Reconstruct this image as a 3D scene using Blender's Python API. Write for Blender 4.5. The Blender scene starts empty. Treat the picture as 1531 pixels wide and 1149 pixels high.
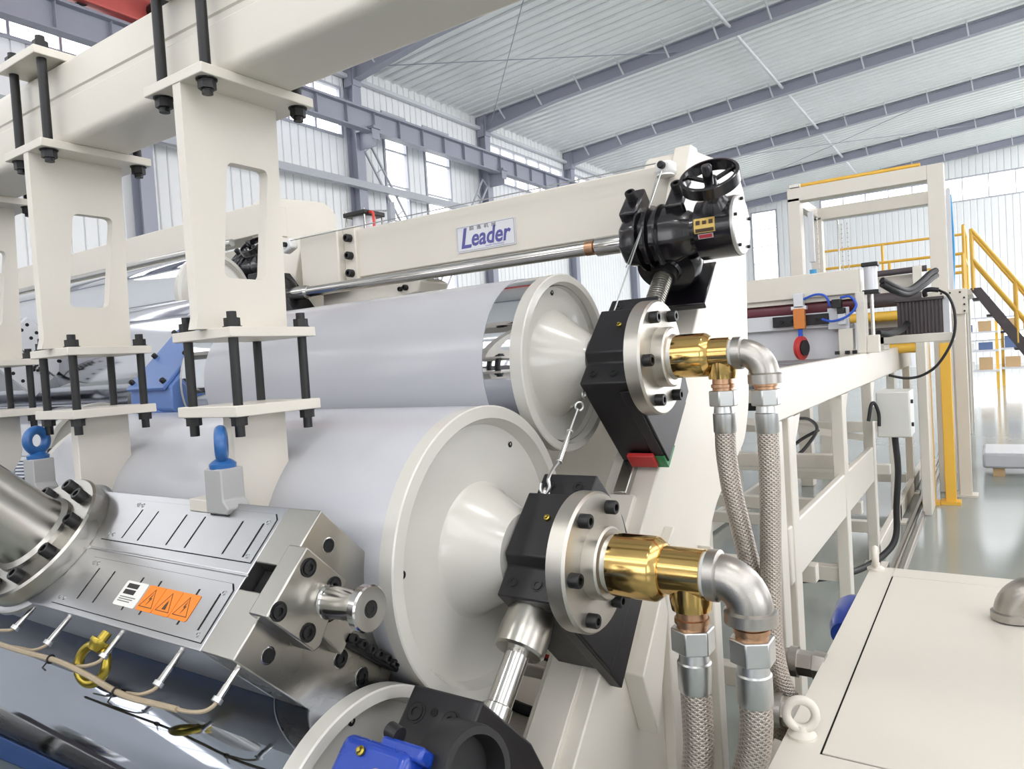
import bpy, bmesh, math, random
from mathutils import Vector, Matrix, Quaternion
from mathutils.geometry import tessellate_polygon
random.seed(7)
scene = bpy.context.scene
col = scene.collection
OFF = Vector((0, 0, 1.75))          # measurements are taken from eye height, the floor is at z = 0
# ------------------------------------------------------------------ camera
FPX, IW, IH = 1081.0, 1531.0, 1149.0
YAW, PITCH, ROLL = math.radians(-33.718), math.radians(-1.92), math.radians(-3.583)
fwd = Vector((math.sin(YAW) * math.cos(PITCH), math.cos(YAW) * math.cos(PITCH), math.sin(PITCH)))
r0 = fwd.cross(Vector((0, 0, 1))).normalized()
u0 = r0.cross(fwd)
RIGHT = math.cos(ROLL) * r0 + math.sin(ROLL) * u0
UP = -math.sin(ROLL) * r0 + math.cos(ROLL) * u0
cam_data = bpy.data.cameras.new('camera')
cam_data.sensor_fit = 'HORIZONTAL'
cam_data.sensor_width = 36.0
cam_data.lens = FPX / IW * 36.0
cam_data.clip_start = 0.02
cam_data.clip_end = 300
cam = bpy.data.objects.new('camera', cam_data)
cam.matrix_world = Matrix.Translation(OFF) @ Matrix((RIGHT, UP, -fwd)).transposed().to_4x4()
col.objects.link(cam)
scene.camera = cam
# ------------------------------------------------------------------ world and light
world = bpy.data.worlds.new('overcast_sky')
scene.world = world
world.use_nodes = True
bg = world.node_tree.nodes['Background']
bg.inputs['Color'].default_value = (0.975, 0.975, 1.0, 1)
bg.inputs['Strength'].default_value = SKY = 2.6
scene.view_settings.view_transform = 'Standard'
scene.view_settings.look = 'None'
scene.view_settings.gamma = 1.0
scene.view_settings.use_curve_mapping = False
scene.view_settings.exposure = 0.9
scene.cycles.use_denoising = True
scene.cycles.max_bounces = 9
scene.cycles.diffuse_bounces = 5
scene.cycles.glossy_bounces = 5
scene.cycles.transparent_max_bounces = 12
scene.cycles.caustics_reflective = False
scene.cycles.caustics_refractive = False
scene.cycles.sample_clamp_indirect = 6.0
FILL_LAMP_POWER = 60.0  # power of the unseen lamps added to fill the hall
FILL_LAMPS = [(-6.0, -3.5), (1.5, -3.5), (2.0, 2.0)]

# ------------------------------------------------------------------ helpers
S2 = math.sqrt(2.0)
def ray(px, py):
    return RIGHT * ((px - IW / 2) / FPX) + UP * (-(py - IH / 2) / FPX) + fwd
def at(px, py, X=None, Y=None, Z=None):
    """point of a known plane that a measured image point belongs to (relative to eye height)"""
    d = ray(px, py)
    t = X / d.x if X is not None else Y / d.y if Y is not None else Z / d.z
    return d * t
def D(a, c, X):
    """the stack of rolls leans at 45 degrees: a runs up the stack, c across it"""
    return Vector((X, (a + c) / S2, (a - c) / S2))
DA = Vector((0, 1, 1)) / S2
DC = Vector((0, 1, -1)) / S2
VX, VY, VZ = Vector((1, 0, 0)), Vector((0, 1, 0)), Vector((0, 0, 1))
ORIG = {}
def root_origin(o):
    while o.parent: o = o.parent
    return ORIG[o.name]
def frame_of(d):
    d = Vector(d).normalized()
    h = Vector((0, 0, 1)) if abs(d.z) < 0.9 else Vector((1, 0, 0))
    u = d.cross(h).normalized()
    return u, d.cross(u).normalized(), d

class MB:
    def __init__(s): s.v = []; s.f = []
    def add(s, vs, fs):
        n = len(s.v); s.v += [Vector(v) for v in vs]; s.f += [tuple(i + n for i in f) for f in fs]; return s
    def box(s, x0, x1, y0, y1, z0, z1):
        return s.add([(x, y, z) for x in (x0, x1) for y in (y0, y1) for z in (z0, z1)],
                     [(0, 1, 3, 2), (4, 6, 7, 5), (0, 4, 5, 1), (2, 3, 7, 6), (0, 2, 6, 4), (1, 5, 7, 3)])
    def obox(s, c, hx, hy, hz):
        c = Vector(c)
        return s.add([c + hx * i + hy * j + hz * k for i in (-1, 1) for j in (-1, 1) for k in (-1, 1)],
                     [(0, 1, 3, 2), (4, 6, 7, 5), (0, 4, 5, 1), (2, 3, 7, 6), (0, 2, 6, 4), (1, 5, 7, 3)])
    def bar(s, p, q, w, h, up=VZ):
        p, q = Vector(p), Vector(q); d = (q - p).normalized()
        a = d.cross(Vector(up)).normalized(); b = a.cross(d)
        return s.obox((p + q) / 2, (q - p) / 2, a * (w / 2), b * (h / 2))
    def prism(s, outer, t0, t1, fn, holes=()):
        rings = [list(outer)] + [list(h) for h in holes]
        flat = [p for r in rings for p in r]; n = len(flat)
        tri = tessellate_polygon([[Vector((p[0], p[1], 0)) for p in r] for r in rings])
        vs = [fn(p[0], p[1], t0) for p in flat] + [fn(p[0], p[1], t1) for p in flat]
        if not holes: tri = [tuple(range(n))]
        fs = [tuple(t) for t in tri] + [tuple(i + n for i in reversed(t)) for t in tri]
        k = 0
        for r in rings:
            m = len(r)
            for i in range(m):
                j = (i + 1) % m
                fs.append((k + i, k + j, k + j + n, k + i + n))
            k += m
        return s.add(vs, fs)
    def prism_x(s, yz, x0, x1, holes=()):
        return s.prism(yz, x0, x1, lambda u, v, t: (t, u, v), holes)
    def prism_y(s, xz, y0, y1, holes=()):
        return s.prism(xz, y0, y1, lambda u, v, t: (u, t, v), holes)
    def prism_z(s, xy, z0, z1, holes=()):
        return s.prism(xy, z0, z1, lambda u, v, t: (u, v, t), holes)
    def prism_d(s, ac, x0, x1, holes=()):
        return s.prism(ac, x0, x1, lambda u, v, t: D(u, v, t), holes)
    def lathe(s, o, d, prof, seg=32, ang=0.0, caps=True):
        o = Vector(o); u, w, d = frame_of(d); vs = []; fs = []; n = len(prof)
        for i in range(seg):
            a = 2 * math.pi * i / seg + ang
            e = u * math.cos(a) + w * math.sin(a)
            vs += [o + d * t + e * r for t, r in prof]
        for i in range(seg):
            j = (i + 1) % seg
            for k in range(n - 1):
                fs.append((i * n + k, i * n + k + 1, j * n + k + 1, j * n + k))
        if caps and prof[0][1] > 1e-6: fs.append(tuple(i * n for i in range(seg)))
        if caps and prof[-1][1] > 1e-6: fs.append(tuple(i * n + n - 1 for i in reversed(range(seg))))
        return s.add(vs, fs)
    def cyl(s, p, q, r, r2=None, seg=20, ang=0.0):
        p, q = Vector(p), Vector(q); L = (q - p).length
        return s.lathe(p, q - p, [(0, r), (L, r if r2 is None else r2)], seg, ang)
    def tube(s, pts, r, seg=8, closed=False):
        pts = [Vector(p) for p in pts]; n = len(pts); vs = []; fs = []
        u = None
        for i, p in enumerate(pts):
            a = pts[(i - 1) % n] if (closed or i > 0) else p
            b = pts[(i + 1) % n] if (closed or i < n - 1) else p
            t = (b - a).normalized()
            if u is None: u = frame_of(t)[0]
            u = (u - t * u.dot(t)).normalized(); w = t.cross(u)
            rr = r[i] if isinstance(r, (list, tuple)) else r
            vs += [p + (u * math.cos(2 * math.pi * k / seg) + w * math.sin(2 * math.pi * k / seg)) * rr for k in range(seg)]
        for i in range(n if closed else n - 1):
            j = (i + 1) % n
            for k in range(seg):
                l = (k + 1) % seg
                fs.append((i * seg + k, j * seg + k, j * seg + l, i * seg + l))
        if not closed:
            fs.append(tuple(range(seg))[::-1]); fs.append(tuple((n - 1) * seg + k for k in range(seg)))
        return s.add(vs, fs)
    def torus(s, c, axis, R, r, seg=32, tseg=12):
        u, w, d = frame_of(axis); c = Vector(c)
        return s.tube([c + (u * math.cos(2 * math.pi * i / seg) + w * math.sin(2 * math.pi * i / seg)) * R for i in range(seg)], r, tseg, True)
    def mesh(s, name, mat, org=Vector((0, 0, 0)), off=True, smooth=40):
        me = bpy.data.meshes.new(name)
        o = (OFF if off else Vector((0, 0, 0))) - org
        me.from_pydata([v + o for v in s.v], [], s.f)
        bm = bmesh.new(); bm.from_mesh(me)
        bmesh.ops.remove_doubles(bm, verts=bm.verts, dist=1e-5)
        bmesh.ops.recalc_face_normals(bm, faces=bm.faces)
        bm.to_mesh(me); bm.free()
        if smooth:
            me.shade_smooth(); me.set_sharp_from_angle(angle=math.radians(smooth))
        if mat: me.materials.append(M[mat])
        return me
    def obj(s, name, mat, parent=None, bevel=0.0, smooth=40, seg=2):
        if parent: org = root_origin(parent)
        else:
            xs = [v for v in s.v]
            org = Vector((sum(v.x for v in xs) / len(xs), sum(v.y for v in xs) / len(xs), min(v.z for v in xs))) + OFF
        me = s.mesh(name, mat, org, True, smooth)
        o = bpy.data.objects.new(name, me); col.objects.link(o)
        if parent: o.parent = parent
        else: o.location = org; ORIG[o.name] = org
        if bevel:
            b = o.modifiers.new('bevel', 'BEVEL'); b.width = bevel; b.segments = seg; b.limit_method = 'ANGLE'; b.angle_limit = math.radians(35)
            b.harden_normals = False
        return o

def bezier(pts, n=10):
    """smooth curve through points (Catmull-Rom)"""
    P = [Vector(p) for p in pts]; P = [2 * P[0] - P[1]] + P + [2 * P[-1] - P[-2]]; out = []
    for i in range(1, len(P) - 2):
        a, b, c, d = P[i - 1], P[i], P[i + 1], P[i + 2]
        for k in range(n):
            t = k / n
            out.append(0.5 * ((2 * b) + (c - a) * t + (2 * a - 5 * b + 4 * c - d) * t * t + (3 * b - a - 3 * c + d) * t ** 3))
    out.append(P[-2]); return out
def arc(c, e0, e1, r, a0, a1, n=8):
    return [Vector(c) + (Vector(e0) * math.cos(a0 + (a1 - a0) * i / n) + Vector(e1) * math.sin(a0 + (a1 - a0) * i / n)) * r for i in range(n + 1)]
def rrect(u0, v0, u1, v1, r, n=4):
    out = []
    for cu, cv, a in ((u1 - r, v1 - r, 0), (u0 + r, v1 - r, 90), (u0 + r, v0 + r, 180), (u1 - r, v0 + r, 270)):
        for i in range(n + 1):
            t = math.radians(a + 90 * i / n); out.append((cu + r * math.cos(t), cv + r * math.sin(t)))
    return out
def rpoly(pts, r, n=4):
    out = []; m = len(pts)
    for i in range(m):
        p = Vector(pts[i][:2]); a = Vector(pts[i - 1][:2]) - p; b = Vector(pts[(i + 1) % m][:2]) - p
        k = min(r, a.length * .45, b.length * .45)
        p0 = p + a.normalized() * k; p1 = p + b.normalized() * k
        for j in range(n + 1):
            t = j / n; q = p0 * (1 - t) ** 2 + p * 2 * t * (1 - t) + p1 * t * t; out.append((q.x, q.y))
    return out

def tag(o, label=None, cat=None, group=None, kind=None):
    if label: o['label'] = label
    if cat: o['category'] = cat
    if group: o['group'] = group
    if kind: o['kind'] = kind
    return o
def thing(name, label, cat, loc, group=None):
    o = bpy.data.objects.new(name, None); col.objects.link(o)
    w = Vector(loc) + OFF; o.location = w; ORIG[o.name] = w; o.empty_display_size = 0.05
    return tag(o, label, cat, group)
def inst(name, me, parent, loc, d=None, rot=None, scale=None, ref=None):
    """another object that shares a mesh; d is where its local z axis points"""
    o = bpy.data.objects.new(name, me); col.objects.link(o)
    o.location = Vector(loc) + OFF - (root_origin(parent) if parent else Vector((0, 0, 0)))
    if parent: o.parent = parent
    else: ORIG[o.name] = Vector(o.location)
    if d is not None:
        u, w, d = frame_of(d)
        if ref is not None:
            u = (Vector(ref) - d * d.dot(Vector(ref))).normalized(); w = d.cross(u)
        else: w = d.cross(u)
        o.rotation_euler = Matrix((u, w, d)).transposed().to_euler()
    if rot: o.rotation_euler = rot
    if scale: o.scale = scale
    return o
_dg = None
def text(name, s, size, parent, pos, ux, uy, mat, shear=0.0, sx=1.0, bold=0.0, align='LEFT', thick=0.0004):
    cu = bpy.data.curves.new('lettering', 'FONT'); cu.body = s; cu.size = size; cu.shear = shear; cu.extrude = thick; cu.offset = bold
    cu.align_x = align; cu.resolution_u = 3
    t = bpy.data.objects.new('lettering', cu); col.objects.link(t)
    bpy.context.view_layer.update()
    me = bpy.data.meshes.new_from_object(t.evaluated_get(bpy.context.evaluated_depsgraph_get()))
    bpy.data.objects.remove(t); bpy.data.curves.remove(cu)
    ux, uy = Vector(ux).normalized(), Vector(uy).normalized(); uz = ux.cross(uy)
    o0 = Vector(pos) + OFF - root_origin(parent)
    for v in me.vertices:
        c = v.co.copy(); v.co = o0 + ux * (c.x * sx) + uy * c.y + uz * c.z
    me.materials.clear(); me.materials.append(M[mat])
    o = bpy.data.objects.new(name, me); col.objects.link(o); o.parent = parent
    return o

# ------------------------------------------------------------------ materials
M = {}
def lin(c):
    return tuple(((x / 255) / 12.92 if x / 255 <= 0.04045 else ((x / 255 + 0.055) / 1.055) ** 2.4) for x in c) + (1,)
def mat(name, rgb, rough=0.5, metal=0.0, var=0.05, scale=8.0, bump=0.0, bscale=120.0, coat=0.0, rvar=0.06, spec=0.5, stretch=None):
    m = bpy.data.materials.new(name); m.use_nodes = True; nt = m.node_tree; b = nt.nodes['Principled BSDF']
    tc = nt.nodes.new('ShaderNodeTexCoord'); src = tc.outputs['Object']
    if stretch:
        mp = nt.nodes.new('ShaderNodeMapping'); mp.inputs['Scale'].default_value = stretch
        nt.links.new(src, mp.inputs['Vector']); src = mp.outputs['Vector']
    nz = nt.nodes.new('ShaderNodeTexNoise'); nz.inputs['Scale'].default_value = scale; nz.inputs['Detail'].default_value = 4
    nt.links.new(src, nz.inputs['Vector'])
    mx = nt.nodes.new('ShaderNodeMix'); mx.data_type = 'RGBA'
    c = lin(rgb)
    mx.inputs[6].default_value = tuple(x * (1 - var) for x in c[:3]) + (1,)
    mx.inputs[7].default_value = tuple(min(1, x * (1 + var)) for x in c[:3]) + (1,)
    nt.links.new(nz.outputs['Fac'], mx.inputs[0]); nt.links.new(mx.outputs[2], b.inputs['Base Color'])
    mr = nt.nodes.new('ShaderNodeMapRange'); mr.inputs['To Min'].default_value = max(0.01, rough - rvar); mr.inputs['To Max'].default_value = min(1, rough + rvar)
    nt.links.new(nz.outputs['Fac'], mr.inputs['Value']); nt.links.new(mr.outputs[0], b.inputs['Roughness'])
    b.inputs['Metallic'].default_value = metal
    b.inputs['Specular IOR Level'].default_value = spec
    if coat: b.inputs['Coat Weight'].default_value = coat; b.inputs['Coat Roughness'].default_value = 0.12
    if bump:
        n2 = nt.nodes.new('ShaderNodeTexNoise'); n2.inputs['Scale'].default_value = bscale; n2.inputs['Detail'].default_value = 2
        nt.links.new(src, n2.inputs['Vector'])
        bp = nt.nodes.new('ShaderNodeBump'); bp.inputs['Strength'].default_value = bump; bp.inputs['Distance'].default_value = 0.002
        nt.links.new(n2.outputs['Fac'], bp.inputs['Height']); nt.links.new(bp.outputs[0], b.inputs['Normal'])
    M[name] = m; return m
mat('cream_paint', (216, 210, 199), 0.38, bump=0.08, bscale=160, var=0.025)
mat('cream_wall_paint', (236, 237, 238), 0.45, var=0.02, scale=2)
mat('roof_white', (238, 239, 240), 0.3, var=0.03, scale=1.2)
mat('hall_grey', (158, 160, 174), 0.5, var=0.04, scale=2)
mat('light_grey_paint', (206, 207, 212), 0.45, var=0.03)
mat('rail_grey', (176, 178, 186), 0.45, var=0.03)
mat('black_gloss', (20, 17, 23), 0.22, var=0.15, coat=0.4)
mat('black_block', (22, 20, 24), 0.42, var=0.2, scale=14, bump=0.05)
mat('black_oxide', (16, 16, 17), 0.45, var=0.2)
mat('black_rubber', (30, 29, 31), 0.5, var=0.15)
mat('dark_hole', (10, 10, 11), 0.8)
mat('ground_steel', (180, 177, 170), 0.28, metal=1.0, var=0.06, scale=3, rvar=0.04)
mat('turned_steel', (196, 192, 184), 0.4, metal=1.0, var=0.07, scale=7, rvar=0.05)
mat('polished_steel', (196, 194, 190), 0.16, metal=1.0, var=0.06, scale=6, rvar=0.06)
mat('brushed_steel', (188, 188, 190), 0.3, metal=1.0, var=0.04, scale=2.5, stretch=(1, 6, 6), rvar=0.04)
mat('chrome', (208, 210, 214), 0.03, metal=1.0, var=0.02, rvar=0.015)
mat('dark_reflection_chrome', (150, 155, 164), 0.05, metal=1.0, var=0.10, scale=3, rvar=0.03)  # dark reflections of the surroundings put into the chrome's colour
mat('dull_chrome', (200, 201, 206), 0.1, metal=1.0, var=0.03, rvar=0.03)
mat('film', (189, 190, 195), 0.24, var=0.015, scale=2, coat=0.25, rvar=0.03)
mat('roll_cap_paint', (204, 201, 193), 0.24, var=0.02, coat=0.5)
mat('brass', (206, 172, 108), 0.14, metal=1.0, var=0.08, scale=9, stretch=(1, 6, 6))
mat('brass_yellow', (170, 150, 66), 0.3, metal=1.0, var=0.15, scale=20)
mat('copper_thread', (186, 148, 118), 0.35, metal=1.0, var=0.15)
mat('cast_steel', (176, 172, 166), 0.36, metal=1.0, var=0.1, scale=22, bump=0.12, bscale=260)
mat('nut_steel', (196, 197, 196), 0.33, metal=1.0, var=0.06)
mat('thread_tape', (232, 232, 230), 0.6)
mat('blue_paint', (42, 96, 158), 0.35, var=0.08, coat=0.2, bump=0.1)
mat('machine_blue', (98, 128, 186), 0.35, var=0.06)
mat('deep_blue', (26, 62, 160), 0.28, var=0.1, coat=0.3)
mat('sky_blue', (70, 160, 215), 0.45)
mat('red_paint', (190, 52, 52), 0.4)
mat('crane_red', (206, 96, 90), 0.45)
mat('green_paint', (34, 130, 74), 0.4)
mat('maroon', (112, 60, 68), 0.4, var=0.06)
mat('yellow_paint', (232, 184, 72), 0.4, var=0.05)
mat('orange_paint', (204, 124, 58), 0.4)
mat('sticker_orange', (240, 130, 30), 0.4, var=0.02)
mat('sticker_white', (226, 225, 220), 0.45, var=0.02)
mat('print_black', (34, 30, 30), 0.5)
mat('print_grey', (120, 118, 116), 0.5)
mat('print_brown', (70, 50, 32), 0.5)
mat('logo_blue', (84, 82, 150), 0.45)
mat('logo_pale', (150, 146, 196), 0.45)
mat('plate_silver', (212, 213, 218), 0.35, metal=0.3, var=0.02)
mat('gold_plate', (196, 168, 96), 0.3, metal=0.6, var=0.06)
mat('red_plate', (176, 60, 70), 0.35)
mat('cable_tan', (176, 160, 136), 0.5, metal=0.3, var=0.12, scale=60)
mat('cable_blue', (40, 84, 190), 0.35)
mat('cable_red', (206, 60, 52), 0.4)
mat('grey_cabinet', (206, 206, 200), 0.4)
mat('concrete_white', (226, 226, 222), 0.6)
mat('galvanised', (206, 206, 202), 0.35, metal=0.7, var=0.06)
mat('cloth_blue', (90, 110, 150), 0.7)
mat('cardboard', (190, 160, 120), 0.8)
mat('bellows', (74, 66, 68), 0.55, var=0.08)

def floor_material():
    mat('epoxy_floor', (146, 152, 147), 0.13, var=0.08, scale=0.9, rvar=0.07, coat=0.0)
floor_material()
def braid_material():
    m = bpy.data.materials.new('braided_steel'); m.use_nodes = True; nt = m.node_tree; b = nt.nodes['Principled BSDF']
    uv = nt.nodes.new('ShaderNodeUVMap'); uv.uv_map = 'run'
    sx = nt.nodes.new('ShaderNodeSeparateXYZ'); nt.links.new(uv.outputs[0], sx.inputs[0])
    def math_(op, a, bb=None):
        n = nt.nodes.new('ShaderNodeMath'); n.operation = op
        for i, k in enumerate((a, bb)):
            if k is None: continue
            if isinstance(k, (int, float)): n.inputs[i].default_value = k
            else: nt.links.new(k, n.inputs[i])
        return n.outputs[0]
    U = math_('MULTIPLY', sx.outputs[0], 13.0)             # strands round the hose
    V = math_('MULTIPLY', sx.outputs[1], 105.0)            # crossings per metre
    s1 = math_('SINE', math_('MULTIPLY', math_('ADD', U, V), 6.2832))
    s2 = math_('SINE', math_('MULTIPLY', math_('SUBTRACT', U, V), 6.2832))
    h = math_('MAXIMUM', s1, s2)
    fine = math_('SINE', math_('MULTIPLY', math_('ADD', math_('MULTIPLY', U, 4.0), V), 6.2832))
    h2 = math_('ADD', h, math_('MULTIPLY', fine, 0.25))
    bp = nt.nodes.new('ShaderNodeBump'); bp.inputs['Strength'].default_value = 0.6; bp.inputs['Distance'].default_value = 0.001
    nt.links.new(h2, bp.inputs['Height']); nt.links.new(bp.outputs[0], b.inputs['Normal'])
    mr = nt.nodes.new('ShaderNodeMapRange'); mr.inputs['From Min'].default_value = -1.1; mr.inputs['From Max'].default_value = 1.1
    nt.links.new(h2, mr.inputs['Value'])
    mx = nt.nodes.new('ShaderNodeMix'); mx.data_type = 'RGBA'
    mx.inputs[6].default_value = lin((138, 128, 119)); mx.inputs[7].default_value = lin((190, 181, 172))
    nt.links.new(mr.outputs[0], mx.inputs[0]); nt.links.new(mx.outputs[2], b.inputs['Base Color'])
    b.inputs['Metallic'].default_value = 0.85; b.inputs['Roughness'].default_value = 0.36
    M['braided_steel'] = m
braid_material()
def glass_material():
    m = bpy.data.materials.new('window_glass'); m.use_nodes = True; nt = m.node_tree
    for n in list(nt.nodes): nt.nodes.remove(n)
    o = nt.nodes.new('ShaderNodeOutputMaterial'); t = nt.nodes.new('ShaderNodeBsdfTransparent'); g = nt.nodes.new('ShaderNodeBsdfGlossy'); x = nt.nodes.new('ShaderNodeMixShader')
    g.inputs['Roughness'].default_value = 0.02; x.inputs[0].default_value = 0.06
    nt.links.new(t.outputs[0], x.inputs[1]); nt.links.new(g.outputs[0], x.inputs[2]); nt.links.new(x.outputs[0], o.inputs[0])
    M['window_glass'] = m
glass_material()
def lamp_material():
    m = bpy.data.materials.new('lamp_glow'); m.use_nodes = True; b = m.node_tree.nodes['Principled BSDF']
    b.inputs['Emission Color'].default_value = (1, 0.98, 0.94, 1); b.inputs['Emission Strength'].default_value = 4.0
    M['lamp_glow'] = m
lamp_material()
# ================================================================== the hall
K = 1.5
XW = -9.7 * K                    # inner face of the long wall
YE = 29.8 * K                    # inner face of the end wall
YB, XR = -9.0, 6.5               # where the hall goes on out of view
FL = -1.75                       # floor, seen from eye height
def roof_z(x): return 5.62 * K + 0.068 * (x - XW)
def structure(o): o['kind'] = 'structure'; return o
o = structure(MB().box(-30, 40, -30, 60, FL - .2, FL).obj('floor', 'epoxy_floor', smooth=0))

win_n = [0]
def window(u0, u1, z0, z1, plane, panes, axis):
    """a framed window in a wall; axis 'Y' lies in the long wall, 'X' in the end wall"""
    win_n[0] += 1
    mp = (lambda u, z, t: (plane - t, u, z)) if axis == 'Y' else (lambda u, z, t: (u, plane + t, z))
    fr = MB().prism(((u0, z0), (u1, z0), (u1, z1), (u0, z1)), -.03, .09, mp,
                    [((u0 + .07, z0 + .07), (u1 - .07, z0 + .07), (u1 - .07, z1 - .07), (u0 + .07, z1 - .07))])
    w = structure(fr.obj('window_%d' % win_n[0], 'rail_grey', smooth=0))
    nu, nz = panes; du = (u1 - u0 - .14) / nu; dz = (z1 - z0 - .14) / nz
    for i in range(1, nu):
        c = u0 + .07 + du * i
        MB().prism(((c - .025, z0 + .07), (c + .025, z0 + .07), (c + .025, z1 - .07), (c - .025, z1 - .07)), -.02, .07, mp).obj('mullion', 'rail_grey', w, smooth=0)
    for j in range(1, nz):
        c = z0 + .07 + dz * j
        MB().prism(((u0 + .07, c - .02), (u1 - .07, c - .02), (u1 - .07, c + .02), (u0 + .07, c + .02)), -.018, .065, mp).obj('transom', 'rail_grey', w, smooth=0)
    for i in range(nu):
        for j in range(nz):
            a, b = u0 + .07 + du * i, z0 + .07 + dz * j
            MB().prism(((a, b), (a + du, b), (a + du, b + dz), (a, b + dz)), .03, .036, mp).obj('pane', 'window_glass', w, smooth=0)
P_L, P_E = 0.26, 0.30
def snap(v, s, p): return s + round((v - s) / p) * p
def clad(name, s, e, pitch, zb, ztop, wins, plane, axis):
    mp = (lambda u, z, t: (plane - t, u, z)) if axis == 'Y' else (lambda u, z, t: (u, plane + t, z))
    outer = [(s, zb), (e, zb), (e, ztop(e)), (s, ztop(s))]
    holes = [[(a, c), (b, c), (b, d), (a, d)] for a, b, c, d in wins]
    w = structure(MB().prism(outer, 0.035, 0.16, mp, holes).obj(name, 'cream_wall_paint', smooth=0))
    # one sheet of cladding, shared by all
    g, b = 0.012, 0.02
    sec = [(g, .04), (g, .012), (g + b, 0), (pitch - g - b, 0), (pitch - g, .012), (pitch - g, .04)]
    if axis == 'Y': pm = MB().prism(sec, 0, 1, lambda u, v, t: (-v, u, t))
    else: pm = MB().prism(sec, 0, 1, lambda u, v, t: (u, v, t))
    me = pm.mesh('wall_panel', 'cream_wall_paint', off=False, smooth=0)
    n = int(round((e - s) / pitch))
    for i in range(n):
        u = s + i * pitch; m = u + pitch / 2
        cuts = sorted((c, d) for a, b2, c, d in wins if a < m < b2)
        z = zb; segs = []
        for c, d in cuts:
            if c - z > .05: segs.append((z, c))
            z = d
        zt = ztop(m)
        if zt - z > .05: segs.append((z, zt))
        for z0, z1 in segs:
            inst('wall_panel', me, w, (plane, u, z0) if axis == 'Y' else (u, plane, z0), scale=(1, 1, z1 - z0))
    return w
COLS = [1.55 * K, 5.6 * K, 9.7 * K, 13.8 * K, 17.85 * K, 21.9 * K, 25.9 * K]
Y0 = COLS[0]
EAVE = 5.62 * K
wl = []
for k in range(len(COLS) - 1):
    a, b = COLS[k] + .35, COLS[k + 1] - .35
    if k == 2:
        for u0, u1 in ((10.48 * K, 11.22 * K), (11.78 * K, 12.62 * K)):
            u0, u1 = snap(u0, Y0, P_L), snap(u1, Y0, P_L)
            wl.append((u0, u1, 0.1 * K, 4.98 * K)); window(u0, u1, 0.1 * K, 4.98 * K, XW, (1, 7), 'Y')
    else:
        u0, u1 = snap(a, Y0, P_L), snap(b, Y0, P_L)
        wl.append((u0, u1, 4.22 * K, 5.14 * K)); window(u0, u1, 4.22 * K, 5.14 * K, XW, (6, 1), 'Y')
        if k in (4, 5):
            wl.append((u0, u1, -.6 * K, 1.1 * K)); window(u0, u1, -.6 * K, 1.1 * K, XW, (4, 3), 'Y')
clad('wall_left', Y0, snap(YE, Y0, P_L), P_L, FL, lambda y: EAVE, wl, XW, 'Y')
we = []
X0 = XW
for u0, u1, z0, z1, pn in ((-5.35 * K, 4.0 * K, 4.5 * K, 5.34 * K, (12, 1)), (-7.85 * K, -6.9 * K, 2.5 * K, 5.28 * K, (1, 4)), (-1.2 * K, 3.5 * K, -0.35 * K, 0.45 * K, (6, 1))):
    u0, u1 = snap(u0, X0, P_E), snap(u1, X0, P_E); we.append((u0, u1, z0, z1)); window(u0, u1, z0, z1, YE, pn, 'X')
clad('wall_end', X0, snap(XR, X0, P_E), P_E, FL, roof_z, we, YE, 'X')

# roof: backing deck and one ribbed sheet after another
RP = 0.375
deck = structure(MB().prism([(XW - .3, roof_z(XW - .3) + .05), (XR, roof_z(XR) + .05), (XR, roof_z(XR) + .2), (XW - .3, roof_z(XW - .3) + .2)], YB, YE + .3, lambda u, v, t: (u, t, v)).obj('ceiling', 'roof_white', smooth=0))
L = XR - XW; sec = [(.03, .05), (.03, .0), (.06, -.045), (.12, -.045), (.15, 0), (RP - .005, 0), (RP - .005, .05)]
pm = MB().prism(sec, 0, L, lambda u, v, t: (t, u, v + 0.068 * t)).mesh('roof_sheet', 'roof_white', off=False, smooth=0)
for i in range(int((YE - Y0 + .6) / RP)):
    inst('roof_sheet', pm, deck, (XW, Y0 - .6 + i * RP, roof_z(XW)))

# columns, rafters, crane runway
def h_section(mb, x0, x1, yc, w, z0, z1, t=.02):
    mb.box(x0, x0 + t, yc - w / 2, yc + w / 2, z0, z1); mb.box(x1 - t, x1, yc - w / 2, yc + w / 2, z0, z1); mb.box(x0 + t, x1 - t, yc - t / 2, yc + t / 2, z0, z1); return mb
place = ['behind the near clamp hanger', 'between the two clamp hangers', 'left of the tall windows', 'right of the tall windows', 'above the middle of the lettered crossbeam', 'in the far corner run', 'farthest along the long wall']
for k, y in enumerate(COLS):
    c = thing('hall_column', 'blue-grey steel column on the long wall, %s' % place[k], 'column', (XW + .3, y, FL), 'columns of the long wall')
    h_section(MB(), XW + .02, XW + .36, y, .30, FL, EAVE - .1).obj('shaft', 'hall_grey', c, smooth=0)
    MB().box(XW + .36, XW + 1.02, y - .14, y + .14, 4.28 * K, 4.33 * K).box(XW + .36, XW + .95, y - .012, y + .012, 3.98 * K, 4.28 * K).box(XW + .93, XW + .96, y - .14, y + .14, 4.1 * K, 4.28 * K).obj('crane_bracket', 'hall_grey', c, smooth=0)
    MB().box(XW + .0, XW + .6, y - .22, y + .22, FL, FL + .04).obj('base_plate', 'hall_grey', c, smooth=0)
    MB().box(XW + .02, XW + .40, y - .15, y + .15, EAVE - .72, EAVE - .04).obj('knee_plate', 'hall_grey', c, smooth=0)
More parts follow.
